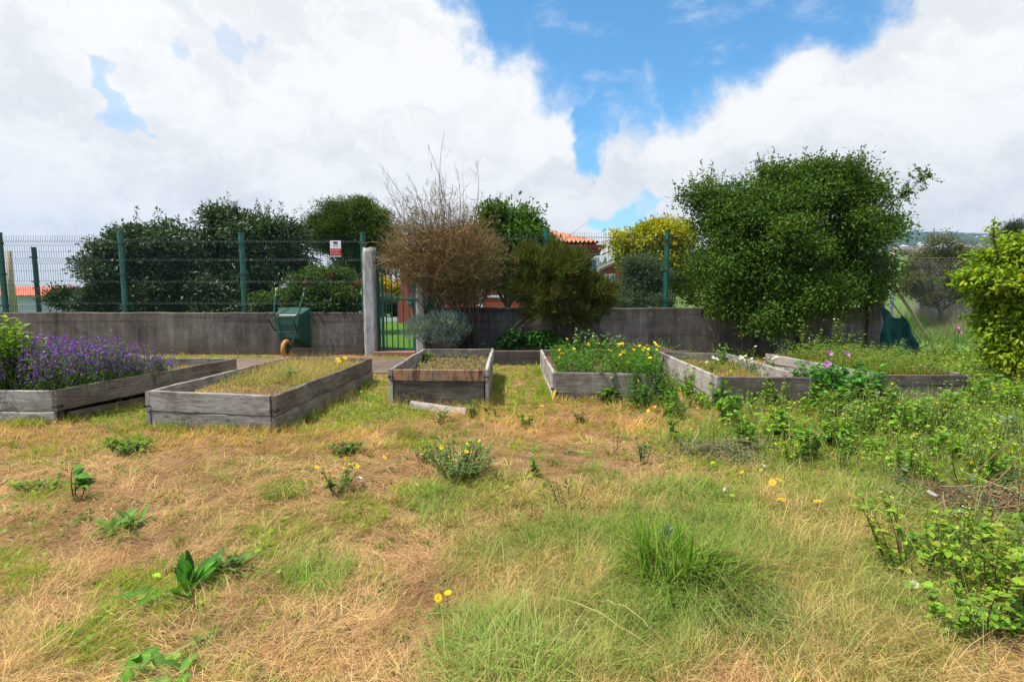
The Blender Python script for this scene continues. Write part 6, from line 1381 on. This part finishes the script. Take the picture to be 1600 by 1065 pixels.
def fn_green(X, Y, px_, py_, wob, fine, g_, l_, b_, u_, o_):
    w_ = np.clip(np.clip(g_ * 2.0 - .3, 0, 1.1) + .03 + .35 * u_ + .20 * (wob > .60) * (px_ > 700) + .10 * (wob > .62), 0, 1) * (.2 + 1.25 * fine) * (1 - .6 * b_); keep = rng.random(len(X)) < w_; X, Y, u_, wob, fine, g_ = X[keep], Y[keep], u_[keep], wob[keep], fine[keep], g_[keep]
    i, Xb, Yb, a = tufted(X, Y, 26, rng.uniform(.015, .05, len(X)) * np.clip(Y / 4, .7, 1.6)); n = len(Xb); far = np.clip(Yb / 5, .55, 1.6)
    dome = rng.uniform(.6, 1.5, len(X))[i]; P = np.stack([Xb, Yb, hz(Xb, Yb)], 1)
    cb = mixc(pick([(.20, .33, .012), (.29, .40, .018), (.13, .27, .012), (.37, .41, .035), (.25, .31, .025)], len(X), .15), pick([(.08, .24, .012), (.13, .32, .018)], len(X), .15), np.clip(u_ + (fine - .5) * 1.8, 0, 1))
    c = cb[i] * (1 + .22 * rng.normal(size=(n, 1))).clip(.4, 1.7)
    return P, (rng.uniform(.03, .075, n) * dome * (1 + 1.5 * u_[i]), a + rng.normal(size=n) * .6, rng.uniform(.35, 1.5, n), rng.uniform(0, 1.3, n), .0023 * far * rng.uniform(.7, 1.5, n)), c.clip(0, 1), mixc(c, pick(STRAW, n, .2), (rng.random(n) < .2) * .6)
field_grass('green_grass', 30000, fn_green, 1.0)
def fn_long(X, Y, px_, py_, wob, fine, g_, l_, b_, u_, o_):
    w_ = l_ * (.15 + 1.4 * fbm(X * 4, Y * 4, 47, 3)) * (1 - .6 * b_) + .02; keep = rng.random(len(X)) < w_; X, Y = X[keep], Y[keep]; m = len(X)
    i, Xb, Yb, a = tufted(X, Y, 26, rng.uniform(.012, .045, m)); n = len(Xb); P = np.stack([Xb, Yb, hz(Xb, Yb)], 1)
    gm = np.clip((fbm(X * 1.9, Y * 1.9, 67) - .40) * 5, 0, 1); az0 = fbm(X * 1.1, Y * 1.1, 57) * 12 + rng.normal(size=m) * 1.2; lie = rng.random(m)[i]
    cb = mixc(pick(OLIVE + STRAW[:3], m, .15), pick([(.10, .24, .03), (.15, .31, .045), (.08, .20, .02), (.22, .35, .06)], m, .15), gm); c = (cb[i] * (1 + .25 * rng.normal(size=(n, 1))).clip(.35, 1.8)).clip(0, 1)
    ln = rng.uniform(.10, .27, m)[i] * rng.uniform(.5, 1.15, n)
    return P, (ln, az0[i] * lie + a * (1 - lie) + rng.normal(size=n) * .5, rng.uniform(.05, 1.15, n), rng.uniform(.1, 1.4, n), .0022 * rng.uniform(.6, 1.5, n) * np.clip(Yb / 3, .7, 1.6)), c, mixc(c, pick(STRAW, n, .15), rng.random(n) ** 1.5 * .8)
field_grass('long_grass', 26000, fn_long, 1.1)
def fn_tall(X, Y, px_, py_, wob, fine, g_, l_, b_, u_, o_):
    w_ = u_ * .8 + .012 * (px_ > 1000) + .3 * np.clip((py_ < 560) & (px_ > 1390) & (px_ < 1540), 0, 1); keep = rng.random(len(X)) < w_; X, Y = X[keep], Y[keep]; n = len(X)
    P = np.stack([X, Y, hz(X, Y)], 1); c = pick([(.11, .22, .03), (.16, .27, .05), (.20, .28, .07), (.30, .30, .12)], n, .2)
    return P, (rng.uniform(.12, .38, n), rng.random(n) * 6.283, rng.uniform(.8, 1.5, n), rng.uniform(0, .8, n), .0032 * rng.uniform(.6, 1.4, n)), c, mixc(c, pick(STRAW, n), rng.random(n) * .5)
field_grass('tall_grass', 150000, fn_tall, .7)
# dry litter, and tiny sprouts of green leaves over the open ground
X, Y = scatter(26000, 1.0); px_, py_ = proj(X, Y, 0.0); k_ = rng.random(len(X)) < .25 + .9 * zone(px_, py_, BARE, fbm(X * 3, Y * 3, 71)); X, Y = X[k_], Y[k_]; n = len(X); P = np.stack([X, Y, hz(X, Y) + rng.uniform(.003, .03, n)], 1)
V, Pq, C = leaf_rhomb(P, norm(rdir(n) * [1, 1, .35]), norm(rdir(n) * .6 + [0, 0, 1.0]), rng.uniform(.012, .05, n), rng.uniform(.004, .012, n), pick([(.16, .09, .05), (.30, .18, .09), (.10, .06, .035), (.45, .32, .18), (.55, .45, .30)], n, .2))
tag(link('litter', npmesh('litter', V, Pq, C), M['leaf']), kind='stuff')
X, Y = scatter(2600, 1.0); k_ = rng.random(len(X)) < np.clip((fbm(X * 1.7, Y * 1.7, 171) - .40) * 5, .04, 1); i, Xb, Yb, a = tufted(X[k_], Y[k_], 13, rng.uniform(.012, .035, k_.sum())); n = len(Xb); el = rng.uniform(.1, 1.1, n)
V, Pq, C = leaf_full(np.stack([Xb, Yb, hz(Xb, Yb) + .004], 1), np.stack([np.cos(a) * np.cos(el), np.sin(a) * np.cos(el), np.sin(el)], 1), norm(rdir(n) * .4 + [0, 0, 1.0]), rng.uniform(.018, .05, n), rng.uniform(.007, .017, n), (pick(LIM + YG + GR, k_.sum(), .15)[i] * (1 + .2 * rng.normal(size=(n, 1)))).clip(.01, 1), .3)
tag(link('sprouts', npmesh('sprouts', V, Pq, C), M['leaf']), kind='stuff')
# grass that has grown up against the boards of the beds
Xe, Ye, Ge = [], [], []
for bi, B in enumerate((B1, B2, B3, B4, B5, B6)):
    cen = (B[0] + B[1] + B[2] + B[3]) / 4
    for p, q in ((B[0], B[1]), (B[1], B[2]), (B[0], B[3])):
        L_ = (q - p).length; nn = int(L_ * 34); u = rng.random(nn); pts = np.array([tuple(p.lerp(q, float(a_))) for a_ in u]); o_ = (p + q) / 2 - cen; nrm = Vector((q.y - p.y, p.x - q.x, 0)).normalized(); nrm = nrm if nrm.dot(o_) > 0 else -nrm
        d_ = np.abs(rng.normal(size=nn)) * .06 + .035; k_ = rng.random(nn) < .25 + 1.1 * fbm(pts[:, 0] * 2.4, pts[:, 1] * 2.4, 151); Xe.append((pts[:, 0] + nrm.x * d_)[k_]); Ye.append((pts[:, 1] + nrm.y * d_)[k_])
Xe, Ye = np.concatenate(Xe), np.concatenate(Ye); m = len(Xe); i, Xb, Yb, a = tufted(Xe, Ye, 22, rng.uniform(.01, .035, m)); n = len(Xb); gm = np.clip((fbm(Xe * 1.5, Ye * 1.5, 161) - .35) * 4, 0, 1)
cb = mixc(pick(GOLD + STRAW, m, .15), pick([(.14, .28, .015), (.22, .34, .02), (.09, .22, .015)], m, .15), gm); c = (cb[i] * (1 + .2 * rng.normal(size=(n, 1))).clip(.4, 1.7)).clip(0, 1)
V, Pq, Cc = blades(np.stack([Xb, Yb, hz(Xb, Yb)], 1), rng.uniform(.06, .20, m)[i] * rng.uniform(.5, 1.1, n), a, rng.uniform(.5, 1.5, n), rng.uniform(0, 1.1, n), .003 * rng.uniform(.6, 1.4, n), c, mixc(c, pick(STRAW, n), rng.random(n) * .5))
tag(link('edge_grass', npmesh('edge_grass', V, Pq, Cc), M['grass']), kind='stuff')
# leafy ground cover in the overgrown part: uncountable
X, Y = scatter(170000, .8); px_, py_ = proj(X, Y, 0.0); wob = fbm(X * 3.1, Y * 3.1, 71, 4); u_ = zone(px_, py_, LUSH, wob); g_ = zone(px_, py_, GREEN, wob)
k_ = rng.random(len(X)) < u_ * .75 * (.3 + fbm(X * 4, Y * 4, 19)) + .045 * g_; X, Y, u_ = X[k_], Y[k_], u_[k_]; n = len(X)
P = np.stack([X, Y, hz(X, Y) + rng.random(n) ** 1.5 * (.05 + .30 * u_) * (.4 + fbm(X * 3, Y * 3, 29))], 1); az = rng.random(n) * 6.283
V, Pq, C = leaf_full(P, norm(np.stack([np.cos(az), np.sin(az), rng.uniform(0, .9, n)], 1)), norm(rdir(n) * .5 + [0, 0, 1.0]), rng.uniform(.022, .065, n), rng.uniform(.012, .036, n), pick(LIM2 + [(.20, .32, .03), (.26, .34, .05)], n, .2), .3)
tag(link('undergrowth', npmesh('undergrowth', V, Pq, C), M['leaf']), kind='stuff')

# low growth in the planting strip and along the foot of the wall
n = 5200; X = rng.uniform(-1.3, 7.4, n); Y = np.where(X < 3.2, rng.uniform(9.4, 10.65, n), rng.uniform(9.2, 10.65, n)); k_ = rng.random(n) < np.clip((fbm(X * 2.4, Y * 2.4, 133) - .36) * 4, .05, 1); X, Y = X[k_], Y[k_]; n = len(X)
P = np.stack([X, Y, np.where(X < 3.15, .18, 0) + rng.random(n) ** 1.5 * .22], 1); az = rng.random(n) * 6.283
V, Pq, C = leaf_full(P, norm(np.stack([np.cos(az), np.sin(az), rng.uniform(0, .9, n)], 1)), norm(rdir(n) * .5 + [0, 0, 1.0]), rng.uniform(.02, .06, n), rng.uniform(.01, .03, n), pick(GR + YG, n, .2), .3)
tag(link('undergrowth', npmesh('undergrowth', V, Pq, C), M['leaf']), kind='stuff')
# ================================================================== AIR
mb = MB(); mb.box((850, 810, 96), (5200, 1740, 208))
hm = bpy.data.materials.new('haze'); hm.use_nodes = True; t = NT(hm.node_tree)
pv = t.new('ShaderNodeVolumePrincipled'); pv.inputs['Color'].default_value = (.40, .64, 1, 1); pv.inputs['Density'].default_value = .00020; pv.inputs['Anisotropy'].default_value = .2
ho = t.new('ShaderNodeOutputMaterial'); t.link(pv.outputs[0], ho.inputs['Volume'])
tag(mb.build('haze', hm), kind='stuff')
